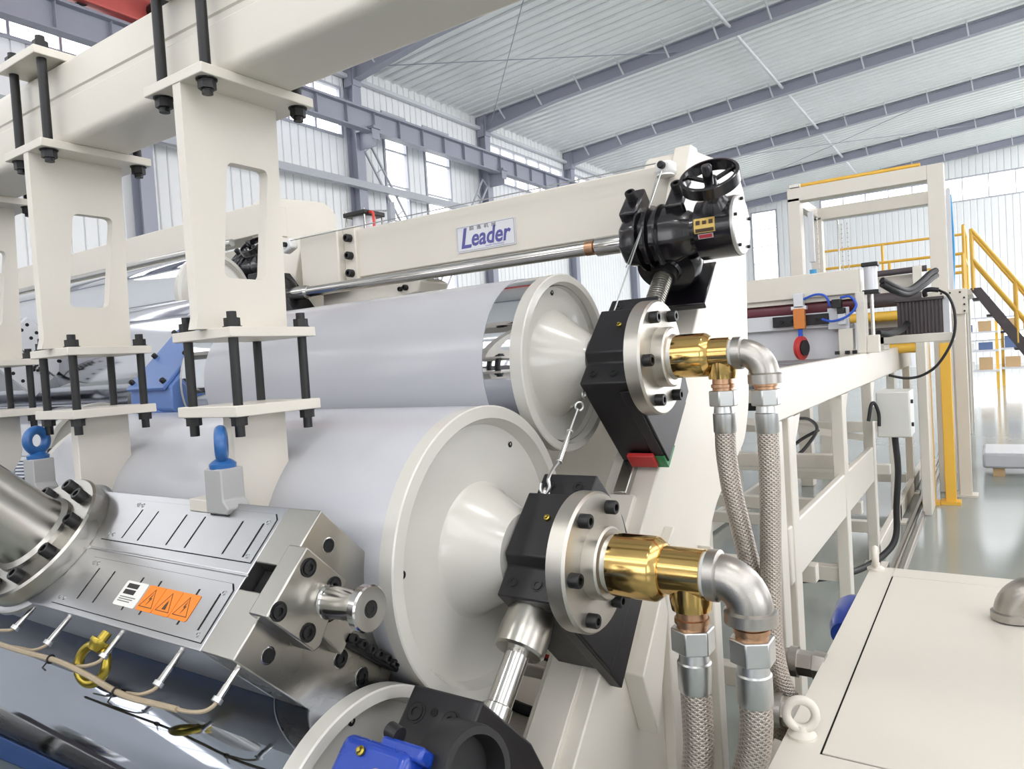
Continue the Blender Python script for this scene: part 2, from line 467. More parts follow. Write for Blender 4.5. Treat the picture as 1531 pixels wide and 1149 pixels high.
for k, y in enumerate(COLS + [YE - .35]):
    rp = ['over the crossbeam top', 'nearest', 'second', 'third', 'fourth', 'fifth', 'sixth', 'against the end wall'][k]
    r = thing('roof_rafter', 'blue-grey steel roof rafter crossing the white ribbed roof, %s' % (rp if k in (0, 7) else rp + ' of those in view'), 'rafter', (XW, y, EAVE), 'roof rafters')
    def raf(x, dz): return roof_z(x) + dz
    web = MB()
    x0, x1 = XW + .1, XR
    web.prism([(x0, raf(x0, -.62)), (x0 + 3, raf(x0 + 3, -.42)), (x1, raf(x1, -.40)), (x1, raf(x1, -.06)), (x0, raf(x0, -.06))], y - .01, y + .01, lambda u, v, t: (u, t, v))
    web.obj('web', 'hall_grey', r, smooth=0)
    fl = MB()
    for (a, da, b, db) in ((x0, -.62, x0 + 3, -.42), (x0 + 3, -.42, x1, -.40), (x0, -.07, x1, -.07)):
        fl.prism([(a, raf(a, da)), (b, raf(b, db)), (b, raf(b, db) + .02), (a, raf(a, da) + .02)], y - .12, y + .12, lambda u, v, t: (u, t, v))
    fl.obj('flange', 'hall_grey', r, smooth=0)
    for j in range(14):
        x = XW + 1.2 + j * 1.45
        MB().bar((x, y - .12, raf(x, -.42)), (x - .05, y - .55, raf(x, -.02)), .04, .04).obj('fly_brace', 'light_grey_paint', r, smooth=0)
    if k < 7:
        x = -3.85 * K
        y2 = (COLS + [YE - .35])[k + 1]
        t = MB().cyl((x, y + .12, roof_z(x) - .2), (x, y2 - .12, roof_z(x) - .2), .05, seg=10).obj('tie_tube', 'light_grey_paint', smooth=40)
        tag(t, 'pale tie tube running under the roof, %s' % ('over the crossbeam top' if k == 0 else ['', 'nearest', 'second', 'third', 'fourth', 'fifth', 'sixth'][k] + ' between rafters'), 'tube', 'roof tie tubes')
for k, (p, q) in enumerate((((562, 104), (975, 96)), ((822, 0), (733, 182)), ((1225, 255), (1531, 200)), ((1196, 290), (1340, 228)))):
    ys = (COLS[2], COLS[3], COLS[2], COLS[3], COLS[5], COLS[6])
    if k < 2: pa, pb = (Vector((XW + .8, COLS[2] + .2, roof_z(XW + .8) - .3)), Vector((-4.9 * K, COLS[3], roof_z(-4.9 * K) - .3))) if k == 0 else (Vector((-5.9 * K, COLS[2] + .3, roof_z(-5.9 * K) - .25)), Vector((XW + .5, COLS[3], roof_z(XW + .5) - .45)))
    else: pa, pb = (Vector((-6.5 * K, COLS[5], roof_z(-6.5 * K) - .3)), Vector((0, COLS[6], roof_z(0) - .3))) if k == 2 else (Vector((-1 * K, COLS[5], roof_z(-1 * K) - .3)), Vector((-7 * K, COLS[6], roof_z(-7 * K) - .3)))
    o = MB().cyl(pa, pb, .013, seg=6).obj('brace_rod', 'hall_grey')
    tag(o, ['thin dark brace rod lying almost level across the nearest roof bay', 'thin dark brace rod falling steeply across the nearest roof bay', 'thin brace rod in the far roof bay running up to the right', 'thin brace rod in the far roof bay running up to the left'][k], 'rod', 'roof brace rods')
# crane runway girder with stiffeners and rail
CX = XW + .78; kz = (9.7 * K - .78) / (9.7 * K)
za, zb = 4.48 * K * kz, 4.87 * K * kz
cg = thing('crane_girder', 'blue-grey crane runway girder with upright stiffeners along the long wall', 'girder', (CX, 20, za))
MB().box(CX - .16, CX + .16, Y0, YE, zb - .03, zb).box(CX - .13, CX + .13, Y0, YE, za, za + .03).box(CX - .01, CX + .01, Y0, YE, za + .03, zb - .03).obj('girder_body', 'hall_grey', cg, smooth=0)
st = MB().box(-.11, .11, -.008, .008, 0, zb - za - .06).mesh('stiffener', 'hall_grey', off=False, smooth=0)
y = Y0 + .3
while y < YE - .5:
    inst('stiffener', st, cg, (CX, y, za + .03)); y += 1.0
MB().box(CX - .035, CX + .035, Y0, YE, zb, zb + .09).obj('crane_rail', 'hall_grey', cg, smooth=0)
o = MB().box(XW + .37, XW + .53, Y0, COLS[3] + 1, 3.43 * K * .955, 3.56 * K * .955).obj('wall_duct', 'rail_grey', smooth=0); tag(o, 'pale grey square duct running level along the long wall below the crane girder', 'duct')
for k, z in enumerate((5.3 * K, -.4 * K)):
    tag(MB().box(XW + .05, XW + .2, Y0, YE, z, z + .1).obj('wall_girt', 'light_grey_paint', smooth=0), ['pale wall girt just under the eaves of the long wall', 'pale wall girt low on the long wall'][k], 'girt', 'wall girts')
# lattice wall bracing between the columns
def lattice(p, q, label):
    p, q = Vector(p), Vector(q); d = (q - p); n = d.normalized(); s = VX.cross(n).normalized() * .16
    t = thing('wall_brace', label, 'brace', p, 'lattice braces on the long wall')
    MB().bar(p + s, q + s, .05, .05, VX).obj('chord', 'rail_grey', t, smooth=0); MB().bar(p - s, q - s, .05, .05, VX).obj('chord', 'rail_grey', t, smooth=0)
    k = int(d.length / .62)
    for i in range(k + 1):
        c = p + d * (i / k); MB().bar(c - s, c + s, .03, .03, VX).obj('rung', 'rail_grey', t, smooth=0)
lattice((XW + .35, COLS[2] + .3, 4.05 * K), (XW + .35, COLS[2] + 3.4, 1.2 * K), 'pale lattice brace dropping to the right from the column left of the tall windows')
lattice((XW + .35, COLS[3] - .3, 4.05 * K), (XW + .35, COLS[3] - 3.4, 1.2 * K), 'pale lattice brace dropping to the left from the column right of the tall windows')
lattice((XW + .35, COLS[2] + .5, -.2 * K), (XW + .35, COLS[2] + 3.0, 1.7 * K), 'pale lattice brace showing in the gap under the lettered crossbeam')
# floodlight on a column
fl = thing('floodlight', 'small square wall floodlight on the column left of the tall windows', 'floodlight', (XW + .6, COLS[2] + .45, 2.75 * K))
MB().bar((XW + .37, COLS[2] + .12, 2.9 * K), (XW + .7, COLS[2] + .5, 2.9 * K), .04, .04).obj('arm', 'rail_grey', fl, smooth=0)
MB().obox((XW + .75, COLS[2] + .62, 2.88 * K), Vector((.05, .03, .04)), Vector((-.06, .16, .03)), Vector((-.03, .03, .26))).obj('lamp_body', 'rail_grey', fl, bevel=.02, smooth=0)
# red crane end carriage on the runway
cr = thing('overhead_crane', 'red end carriage of the overhead crane, top left above the square beam', 'crane', (CX, 5.3 * K, zb + .09))
MB().prism_x([(4.4 * K, zb + .2), (4.6 * K, zb + .12), (5.75 * K, zb + .12), (5.95 * K, zb + .25), (5.95 * K, zb + .62), (4.4 * K, zb + .7)], CX - .2, CX + .2).obj('end_carriage', 'crane_red', cr, bevel=.03, smooth=0)
for yy in (4.75 * K, 5.6 * K):
    MB().cyl((CX - .06, yy, zb + .21), (CX + .06, yy, zb + .21), .13, seg=20).obj('wheel', 'black_oxide', cr)
MB().cyl((CX + .22, 5.62 * K, zb + .36), (CX + .75, 5.62 * K, zb + .36), .17, seg=20).obj('drive_motor', 'black_oxide', cr)
MB().box(CX - .3, XR - .3, 4.75 * K, 5.15 * K, zb + .62, zb + 1.3).obj('bridge_girder', 'crane_red', cr, smooth=0)
# the near corner of the hall, behind and beside the photographer
def plain_wall(name, axis, plane, s, e, wins, sgn):
    mp = (lambda u, z, t: (plane + sgn * t, u, z)) if axis == 'Y' else (lambda u, z, t: (u, plane + sgn * t, z))
    zt = 8.4
    w = structure(MB().prism([(s, FL), (e, FL), (e, zt), (s, zt)], 0, .15, mp, [[(a, c), (b, c), (b, d), (a, d)] for a, b, c, d in wins]).obj(name, 'cream_wall_paint', smooth=0))
    for a, b, c, d in wins:
        MB().prism([(a, c), (b, c), (b, d), (a, d)], .07, .076, mp).obj('pane', 'window_glass', w, smooth=0)
        k = max(1, int((b - a) / 1.2))
        for i in range(1, k):
            u = a + (b - a) * i / k; MB().prism([(u - .03, c), (u + .03, c), (u + .03, d), (u - .03, d)], .04, .11, mp).obj('mullion', 'rail_grey', w, smooth=0)
plain_wall('wall_back', 'X', YB, XW, XR, [(-12.0, -7.0, -.6, 2.6), (-4.5, 1.0, -.6, 2.6), (-13, 5, 5.2, 7.4)], -1)
plain_wall('wall_right', 'Y', XR, YB, 16.0, [(-8.0, -4.5, -.6, 2.6), (-2.0, 2.5, -.6, 2.6), (6.0, 9.0, -.6, 2.6), (12.0, 15.0, -.6, 2.6), (-8.0, 15.5, 5.2, 7.4)], 1)
plain_wall('wall_left_near', 'Y', XW, YB, Y0, [(-8.0, 1.5, 6.4, 7.6)], -1)
# ================================================================== calender: rolls
A_MID, A_UP, A_LOW, C0 = 0.6562, 1.2608, 0.0477, 1.285
R_MID, R_UP, R_LOW = 0.341, 0.2502, 0.2619
# shared hardware, built along +z
SCREW = MB().lathe((0, 0, 0), VZ, [(0, .55), (.001, 1), (1.45, 1), (1.6, .9), (1.6, .52), (1.0, .5), (1.0, 0)], 18).mesh('cap_screw', 'black_oxide', off=False)
SCREW_STEEL = MB().lathe((0, 0, 0), VZ, [(0, 1), (.25, 1), (.35, .9), (.35, .5), (.0, .45), (.0, 0)], 16).mesh('countersunk_screw', 'black_oxide', off=False)
WASHER_SCREW = MB().lathe((0, 0, 0), VZ, [(0, 1.25), (.06, 1.25), (.06, 1.0), (.3, .95), (.3, .55), (-.1, .5), (-.1, 0)], 18).mesh('panel_screw', 'nut_steel', off=False)
HOLE = MB().lathe((0, 0, 0), VZ, [(0, 1.12), (.04, 1.12), (.04, .96), (-.02, .94), (-.02, 0)], 18).mesh('bolt_hole', 'dark_hole', off=False)
RECESSED = MB().lathe((0, 0, 0), VZ, [(0, 1.2), (.05, 1.2), (.05, 1.04), (.01, 1.0), (.01, .9), (.12, .86), (.12, .5), (-.2, .45), (-.2, 0)], 20).mesh('recessed_screw', 'black_oxide', off=False)
HOLE_RIM = MB().lathe((0, 0, 0), VZ, [(0, 1.28), (.03, 1.28), (.05, 1.14), (0, 1.1)], 20, 0.0, False).mesh('hole_rim', 'polished_steel', off=False)
NUT = MB().cyl((0, 0, 0), (0, 0, .12), 1.18, seg=18).cyl((0, 0, .12), (0, 0, 1.0), 1.0, seg=6).mesh('nut', 'black_oxide', off=False, smooth=25)
ROD = MB().cyl((0, 0, 0), (0, 0, 1), 1.0, seg=14).mesh('rod', 'black_oxide', off=False)
def screw(parent, p, d, r, name='cap_screw', me=None):
    return inst(name, me or SCREW, parent, p, d, scale=(r, r, r))

def roll(T, a0, r, x_near, x_far, bands, label, deep=.03, hub=.44, screws=True, cap_mat='roll_cap_paint', far_cap=False):
    T = Vector(T); c = D(a0, C0, 0) + T; c = Vector((0, c.y, c.z)); tx = T.x
    t = thing('calender_roll', label, 'roll', c + Vector(((x_near + x_far) / 2 + tx, 0, -r)), 'calender rolls')
    for nm, xa, xb, m, dr in bands:
        MB().lathe(c + VX * (xa + tx), VX, [(0, r - .03), (0, r + dr), (xb - xa, r + dr), (xb - xa, r - .03)], 96, 0.0, False).obj(nm, m, t, smooth=30)
    rim = r + .0015
    prof = [(-.05, r - .03), (-.05, rim - .002), (-.003, rim), (0, rim - .003), (.001, .915 * r), (-.012, .90 * r), (-deep, .87 * r), (-deep - .004, .8 * r), (-deep - .004, (hub + .03) * r), (-deep + .004, hub * r),
            (.075, .285 * r), (.085, .27 * r), (.088, .2 * r)]
    cap = MB().lathe(c + VX * (x_near + tx), VX, prof, 96).obj('end_cap', cap_mat, t, smooth=35)
    MB().lathe(c + VX * (x_near + tx), VX, [(.085, .2 * r), (.16, .2 * r), (.16, .17 * r), (.24, .17 * r)], 32).obj('journal', 'polished_steel', t)
    if screws:
        for k in range(3):
            an = math.radians((57 if r > .3 else 213) + 120 * k)
            p = c + VX * (x_near + tx - deep - .004) + (VY * math.cos(an) + VZ * math.sin(an)) * (.81 * r)
            inst('plug_screw', RECESSED, cap, p, VX, scale=(.0075, .0075, .02))
    MB().lathe(c + VX * (x_far + tx), -VX, [(-.02, r - .02), (0, r - .004), (.01, .9 * r), (-.01, .8 * r), (.06, .25 * r), (.25, .2 * r)], 48).obj('drive_end_cap', cap_mat, t)
    return t
roll((0, 0, 0), A_UP, R_UP, -1.0, -2.52, [('protective_film', -2.36, -1.125, 'film', .0015), ('chrome_face', -2.5, -1.02, 'chrome', 0)],
     'upper calender roll wrapped in pale film with a bare chrome ring at its end', deep=.035, hub=.58)
roll((0, 0, 0), A_MID, R_MID, -1.0, -2.62, [('protective_film', -2.58, -1.03, 'film', 0.0)], 'large middle calender roll wrapped in pale grey film with a dished cream end')
roll((0, 0, 0), A_LOW, R_LOW, -1.0, -2.62, [('chrome_face', -2.58, -1.03, 'dark_reflection_chrome', 0)], 'lower mirror chrome calender roll under the die', screws=True)

# ------------------------------------------------------------------ bearing blocks on the side frame
XF = -.722
def bearing_block(a0, cmax, label, phi, plug=True, flange_r=.151):
    t = thing('bearing_block', label, 'bearing block', D(a0, C0, -.83), 'bearing blocks')
    P = lambda a, c: (a0 + a, C0 + c)
    body = [P(.19, -.05), P(.12, -.05), P(.115, -.08), P(-.045, -.08), P(-.06, -.052), P(-.13, -.05), P(-.13, cmax), P(.13, cmax), P(.19, .12)]
    b = MB().prism_d(body, -.905, -.762).obj('housing', 'black_block', t, bevel=.004)
    for (a, x) in ((-.095, -.875), (-.095, -.815), (.155, -.875), (.155, -.80)):
        inst('recessed_screw', RECESSED, b, D(a0 + a, C0 - .0505, x), -DC, scale=(.013, .013, .02))
    screw(b, D(a0 + .05, C0 - .081, -.83), -DC, .007, 'grease_nipple', WASHER_SCREW).data = NIPPLE
    c = D(a0, C0, 0)
    fl = MB().lathe(c + VX * -.764, VX, [(0, .08), (0, flange_r), (.036, flange_r), (.042, flange_r - .005), (.042, .085), (.040, .08)], 64).obj('flange', 'turned_steel', t, smooth=30)
    MB().lathe(c + VX * XF, VX, [(-.005, .083), (-.005, .078), (.028, .078), (.032, .074), (.032, .06), (.05, .052), (.05, .036)], 48).obj('shaft_collar', 'turned_steel', t, smooth=30)
    MB().cyl(c + VX * (XF + .04), c + VX * (XF + .075), .035, seg=24).obj('shaft_end', 'polished_steel', t)
    for k in range(6):
        an = math.radians(phi + 60 * k)
        screw(fl, c + VX * (XF - .002) + (VY * math.cos(an) + VZ * math.sin(an)) * .122, VX, .0155)
    return t
NIPPLE = MB().lathe((0, 0, 0), VZ, [(0, 1), (.6, 1), (.8, .6), (1.3, .5), (1.5, 0)], 12).mesh('grease_nipple', 'brass_yellow', off=False)
ub = bearing_block(A_UP, .285, 'black bearing block of the upper roll with a bolted steel flange, above the other blocks', 62)
lb = bearing_block(A_MID, .285, 'black bearing block of the middle roll with a bolted steel flange and a locking pin', 62)
# upper block: long black wedge plate down to the linear guide, red wiper, green paint
MB().prism_d([(A_UP - .135, C0 - .02), (A_UP - .135, C0 + .30), (A_UP + .10, C0 + .30), (A_UP + .10, C0 + .15)], -.80, -.768).obj('guide_plate', 'black_block', ub, bevel=.003)
MB().prism_d([(A_UP - .150, C0 + .238), (A_UP - .150, C0 + .288), (A_UP - .135, C0 + .288), (A_UP - .135, C0 + .238)], -.872, -.793).obj('wiper_seal', 'red_paint', ub, bevel=.003)
MB().prism_d([(A_UP - .137, C0 + .25), (A_UP - .137, C0 + .302), (A_UP - .06, C0 + .302)], -.7995, -.7672).obj('paint_mark', 'green_paint', ub)
# lower block: guide plate, collar and pin pointing down the stack
MB().prism_d([(A_MID - .132, C0 - .01), (A_MID - .132, C0 + .375), (A_MID + .10, C0 + .36), (A_MID + .17, C0 + .12)], -.80, -.768).obj('guide_plate', 'black_block', lb, bevel=.003)
pc = D(A_MID - .13, C0 + .012, -.845)
pin = MB().lathe(pc, -DA, [(0, .05), (.045, .055), (.055, .055), (.085, .055), (.09, .05), (.09, .03)], 36).obj('pin_collar', 'ground_steel', lb, smooth=30)
MB().lathe(pc - DA * .085, -DA, [(0, .026), (.115, .026), (.118, .03), (.122, .03), (.21, .03), (.215, .027), (.215, 0)], 28).obj('locking_pin', 'polished_steel', lb, smooth=30)
# lower roll: slanting black block with bearing and blue sensor unit
bb = thing('bearing_block', 'black slanting bearing block of the lower chrome roll, at the bottom of the picture', 'bearing block', D(A_LOW, C0, -.86), 'bearing blocks')
h = MB().prism_d([(A_LOW + .238, C0 - .15), (A_LOW + .238, C0 + .06), (A_LOW + .15, C0 + .38), (A_LOW - .25, C0 + .38), (A_LOW - .25, C0 - .15)], -.935, -.775).obj('housing', 'black_block', bb, bevel=.005)
for x_ in (-.905, -.825):
    inst('recessed_screw', RECESSED, h, D(A_LOW + .19, C0 - .1505, x_), -DC, scale=(.0175, .0175, .02))
inst('bolt_hole', HOLE, h, D(A_LOW + .198, C0 - .1505, -.865), -DC, scale=(.007, .007, .02))
bc = at(702, 1150, X=-.74)
MB().lathe(bc - VX * .05 - DC * -.02, VX - DC * .35, [(0, .075), (.06, .072), (.075, .068), (.075, .056), (.03, .052), (.03, 0)], 48).obj('bearing_cover', 'black_rubber', bb, smooth=30)
sq = at(570, 1135, X=-.86)
sn = thing('rotary_sensor', 'blue sensor unit with brass screw and black knob on the lowest bearing block', 'sensor', sq)
U_, V_, W_ = VX * .95 + DA * .05, DA, -DC
MB().obox(sq - DA * .02, VX * .075, DA * .042, DC * .03).obj('body', 'deep_blue', sn, bevel=.018, seg=4)
MB().obox(sq + VX * .045 + DA * .022 - DC * .0, VX * .045, DA * .012, DC * .022).obj('cap', 'deep_blue', sn, bevel=.006)
MB().cyl(sq + VX * .0 + DA * .045 - DC * .01, sq + VX * .025 + DA * .04 - DC * .01, .014, seg=16).obj('knob', 'black_rubber', sn)
screw(sn, sq + VX * -.02 - DC * .031 - DA * .002, -DC, .008, 'brass_screw', NIPPLE)
MB().lathe(sq + VX * .03 - DA * .04 - DC * .03, -DC, [(0, .022), (.004, .022), (.004, 0)], 24).obj('yellow_disc', 'yellow_paint', sn)

# ------------------------------------------------------------------ rotary unions and elbows
def rotary_union(a0, x0, x1, x2, r1, xb, label):
    c = D(a0, C0, 0); t = thing('rotary_union', label, 'rotary union', c + VX * x0, 'brass rotary unions')
    MB().lathe(c + VX * x0, VX, [(0, r1 * .8), (0, r1), (x1 - x0 - .004, r1), (x1 - x0, r1 * .97), (x1 - x0 + .012, r1 * .8), (x1 - x0 + .014, r1 * .6)], 48).obj('rotor_housing', 'brass', t, smooth=30)
    rb = r1 * .74
    MB().lathe(c + VX * x1, VX, [(0, rb * .9), (.0, rb), (x2 - x1, rb), (x2 - x1, rb * .6)], 40).obj('body', 'brass', t, smooth=30)
    MB().lathe(c + VX * (xb) , -VZ, [(0, rb * .86), (rb * 1.1, rb * .86), (rb * 1.5, rb * .8), (rb * 1.5, rb * .4)], 32).obj('side_port', 'brass', t, smooth=30)
    return rb
rb_u = rotary_union(A_UP, -.684, -.602, -.542, .056, -.567, 'polished brass rotary union on the upper bearing block')
rb_l = rotary_union(A_MID, -.676, -.582, -.486, .066, -.519, 'polished brass rotary union on the middle bearing block, larger of the two')
def hose(pts, r, label, n=9, group='braided steel hoses'):
    """braided hose: smooth tube with a u/v run for the braid"""
    path = bezier(pts, n); t = thing('braided_hose', label, 'hose', path[-1], group)
    seg = 20; org = root_origin(t); me = bpy.data.meshes.new('braid'); vs = []; fs = []; u = None; ls = [0]
    for i, p in enumerate(path):
        a = path[max(0, i - 1)]; b = path[min(len(path) - 1, i + 1)]; d = (b - a).normalized()
        if i: ls.append(ls[-1] + (p - path[i - 1]).length)
        if u is None: u = frame_of(d)[0]
        u = (u - d * u.dot(d)).normalized(); w = d.cross(u)
        vs += [p + OFF - org + (u * math.cos(2 * math.pi * k / seg) + w * math.sin(2 * math.pi * k / seg)) * r for k in range(seg)]
    uvs = []
    for i in range(len(path) - 1):
        for k in range(seg):
            l = (k + 1) % seg; fs.append((i * seg + k, i * seg + l, (i + 1) * seg + l, (i + 1) * seg + k))
            uvs += [(k / seg, ls[i]), ((k + 1) / seg, ls[i]), ((k + 1) / seg, ls[i + 1]), (k / seg, ls[i + 1])]
    me.from_pydata(vs, [], fs); me.shade_smooth(); ul = me.uv_layers.new(name='run')
    for i, c in enumerate(uvs): ul.data[i].uv = c
    me.materials.append(M['braided_steel'])
    o = bpy.data.objects.new('braid', me); col.objects.link(o); o.parent = t
    return t, path
def fitting(t, p, d, r, tape=True):
    """swaged ferrule, hexagon nut and copper-coloured nipple at a hose end; d points from the hose out"""
    p = Vector(p); d = Vector(d).normalized()
    MB().lathe(p - d * r * .2, d, [(0, r * 1.03), (.004, r * 1.1), (r * 1.9, r * 1.1), (r * 2.0, r * 1.0), (r * 2.7, r * .92), (r * 2.7, r * .6)], 28).obj('ferrule', 'nut_steel', t, smooth=30)
    MB().cyl(p + d * r * 2.45, p + d * r * 4.0, r * 1.42, seg=6).obj('hex_nut', 'nut_steel', t, bevel=.003, smooth=25)
    MB().lathe(p + d * r * 3.9, d, [(0, r * 1.0), (r * .35, r * 1.0), (r * .4, r * 1.12), (r * .7, r * 1.12), (r * .75, r * 1.0), (r * 1.3, r * .98)], 28).obj('nipple', 'copper_thread', t, smooth=30)
    return p + d * r * 5.0
def elbow(p, d_in, d_out, r, label, tape=True, reach=None):
    """cast pipe elbow from p along d_in, leaving along d_out"""
    p = Vector(p); di = Vector(d_in).normalized(); do = Vector(d_out).normalized(); B = reach or r * 1.35
    t = thing('pipe_elbow', label, 'pipe elbow', p, 'cast steel pipe elbows')
    c = p + di * .012 + do * B
    path = [p] + [c - do * B * math.cos(a) + di * B * math.sin(a) for a in [math.pi / 2 * k / 10 for k in range(11)]]
    e = c + di * B; path += [e + do * .012]
    MB().tube(path, [r * .96] * len(path), 28).obj('bend', 'cast_steel', t)
    MB().lathe(p - di * .004, di, [(0, r * .7), (0, r * 1.12), (.02, r * 1.12), (.024, r * .96)], 28).obj('socket', 'cast_steel', t)
    MB().lathe(e + do * .008, -do, [(-.014, r * .7), (-.014, r * 1.12), (.008, r * 1.12), (.012, r * .96)], 28).obj('socket', 'cast_steel', t)
    if tape: MB().lathe(p - di * .014, di, [(0, r * .7), (0, r * .98), (.012, r * .98)], 28).obj('sealing_tape', 'thread_tape', t)
    return e + do * .02
cu, cl = D(A_UP, C0, 0), D(A_MID, C0, 0)
eu = elbow(cu + VX * -.53, VX, -VZ, .036, 'cast steel elbow on the end of the upper brass rotary union', reach=.055)
el = elbow(cl + VX * -.474, VX, -VZ, .045, 'cast steel elbow on the end of the middle brass rotary union, larger', reach=.06)
RH = .0255; RL = .031
# upper pair of hoses
z0 = cu.z - rb_u * 1.5
p0 = Vector((-.567, cu.y, z0 - .131))
t, _ = hose([p0, p0 + Vector((.0, 0, -.06)), Vector((-.556, cu.y, -.37)), Vector((-.535, cu.y + .01, -.50)), Vector((-.512, cu.y + .03, -.66)), Vector((-.50, cu.y + .05, -.86)), Vector((-.50, cu.y + .06, -1.1))], RH, 'braided hose from under the upper brass union, left of the upper pair')
fitting(t, p0, VZ, RH)
p1 = Vector((eu.x, eu.y, z0 - .131))
t, _ = hose([p1, p1 + Vector((.0, 0, -.1)), Vector((eu.x - .005, cu.y, -.45)), Vector((eu.x - .012, cu.y, -.62)), Vector((eu.x - .012, cu.y, -.76)), Vector((eu.x + .008, cu.y + .02, -.87)), Vector((eu.x + .05, cu.y + .05, -.95)), Vector((eu.x + .08, cu.y + .1, -1.05))], RH, 'braided hose from the upper elbow, right of the upper pair')
fitting(t, p1, VZ, RH)
# lower pair of hoses
z1 = cl.z - rb_l * 1.5
p2 = Vector((-.519, cl.y, z1 - .16))
t, _ = hose([p2, p2 + Vector((0, 0, -.1)), Vector((-.522, cl.y, -.82)), Vector((-.535, cl.y, -.93)), Vector((-.53, cl.y + .02, -1.08)), Vector((-.47, cl.y + .06, -1.17)), Vector((-.42, cl.y + .2, -1.15))], RL, 'braided hose from under the middle brass union, front left')
fitting(t, p2, VZ, RL)
p3 = Vector((el.x, el.y, el.z - .155))
t, _ = hose([p3, p3 + Vector((0, 0, -.05)), p3 + Vector((-.012, 0, -.12)), p3 + Vector((-.05, 0, -.22)), p3 + Vector((-.12, .0, -.32)), p3 + Vector((-.2, .02, -.38)), p3 + Vector((-.3, .06, -.42))], RL, 'braided hose from the lower elbow bending away to the left, front right')
fitting(t, p3, VZ, RL)

# ------------------------------------------------------------------ side frame with linear rail
FRM = [(2.31, .65), (2.84, .69), (2.95, .60), (2.86, -.22), (2.78, -.36), (2.42, -.52), (2.33, -.60), (2.30, -.75), (2.30, FL), (1.10, FL), (1.10, -1.155), (2.05, -.205), (2.22, .0), (2.36, .17), (2.33, .30), (2.24, .42)]
def side_frame(T, x0, x1, label, simple=False):
    T = Vector(T); t = thing('side_frame', label, 'frame', T + Vector(((x0 + x1) / 2, 1.8, FL - T.z)), 'calender side frames')
    pts = [(y + T.y, max(z + T.z, FL)) for y, z in FRM]
    MB().prism_x(rpoly(pts, .05), x0 + T.x, x1 + T.x).obj('plate', 'cream_paint', t, bevel=.004, smooth=30)
    if not simple:
        MB().prism_d([(-.02, C0 + .292), (A_UP - .24, C0 + .292), (A_UP - .24, C0 + .32), (-.02, C0 + .32)], x0 + .02, x0 + .11).obj('rail_cover', 'cream_paint', t, bevel=.003)
        MB().prism_d([(A_UP - .24, C0 + .285), (A_UP + .22, C0 + .285), (A_UP + .22, C0 + .32), (A_UP - .24, C0 + .32)], x0 + .045, x0 + .085).obj('linear_rail', 'polished_steel', t, bevel=.003)
        # stiffening rib plates below the middle block
        MB().prism_x([(1.62, -.80), (1.78, -.62), (1.80, -.70), (1.74, -.86), (1.69, -.98)], x1 - .002, x1 + .055).obj('gusset', 'cream_paint', t, bevel=.004)
        MB().prism_x([(1.86, -.56), (1.94, -.50), (1.96, FL), (1.86, FL)], x1 - .002, x1 + .03).obj('rib', 'cream_paint', t, bevel=.004)
        MB().prism_x([(2.20, -.62), (2.26, -.66), (2.26, FL), (2.20, FL)], x1 - .002, x1 + .045).obj('rib', 'cream_paint', t, bevel=.004)
    return t
side_frame((0, 0, 0), -.95, -.80, 'tall cream side frame plate behind the bearing blocks and hoses')
side_frame((0, 0, 0), -2.78, -2.66, 'cream side frame on the far end of the rolls', True)

# ------------------------------------------------------------------ crossbeam, gearbox, shaft
SY, SZ = 2.14, .35
def crossbeam(T, x0, x1, label, detail=True):
    T = Vector(T); t = thing('crossbeam', label, 'crossbeam', T + Vector(((x0 + x1) / 2, 2.35, .4)))
    b = MB().box(x0 + T.x, x1 + T.x, 2.25 + T.y, 2.47 + T.y, .395 + T.z, .60 + T.z).obj('box_beam', 'cream_paint', t, bevel=.006)
    if detail:
        MB().box(x0 - .02, x0 + .05, 2.235, 2.49, .37, .615).obj('end_flange', 'cream_paint', t, bevel=.004)
        for z in (.565, .49, .415): screw(t, (x0 + .02, 2.236, z), -VY, .017)
        MB().box(x0 - .26, x0 - .02, 2.20, 2.5, .35, .61).obj('far_bracket', 'cream_paint', t, bevel=.006)
        screw(t, (x0 - .14, 2.2005, .40), -VY, .010, 'bolt_hole', HOLE)
        MB().prism_y([(x0 - .20, .345), (x0 + .34, .365), (x0 + .38, .345), (x0 + .36, .30), (x0 - .20, .25)], 2.26, 2.44).obj('foot_bracket', 'cream_paint', t, bevel=.006)
        screw(t, (x0 + .30, 2.262, .325), -VY, .012); screw(t, (x0 + .27, 2.262, .322), -VY, .010)
    return t
xb = crossbeam((0, 0, 0), -2.30, -.83, 'cream crossbeam over the upper roll carrying a lettered blue nameplate')
# end plate that carries the gearbox
MB().prism_x([(2.18, .44), (2.31, .66), (2.37, .66), (2.50, .40), (2.26, .38)], -.845, -.79).obj('end_plate', 'cream_paint', xb, bevel=.003)
# nameplate
np_ = thing('nameplate', 'silver nameplate with blue slanted lettering on the crossbeam', 'nameplate', (-1.56, 2.249, .42))
pl = [at(684, 341, Y=2.247), at(770, 321, Y=2.247), at(773, 362, Y=2.247), at(687, 376, Y=2.247)]
x0n, x1n = -1.715, -1.442; z0n, z1n = .425, .525
MB().prism(rrect(x0n, z0n, x1n, z1n, .006), 2.2495, 2.246, lambda u, v, t: (u, t, v)).obj('plate', 'plate_silver', np_)
MB().prism(rrect(x0n + .004, z0n + .004, x1n - .004, z1n - .004, .005), 2.2462, 2.2457, lambda u, v, t: (u, t, v), [rrect(x0n + .0055, z0n + .0055, x1n - .0055, z1n - .0055, .004)]).obj('border', 'print_grey', np_)
text('logo_initial', 'L', .108, np_, (x0n + .016, 2.2455, z0n + .016), VX, VZ, 'logo_blue', .22, 1.0, .0016)
text('logo_word', 'eader', .088, np_, (x0n + .068, 2.2455, z0n + .021), VX, VZ, 'logo_blue', .2, .88, .0020)
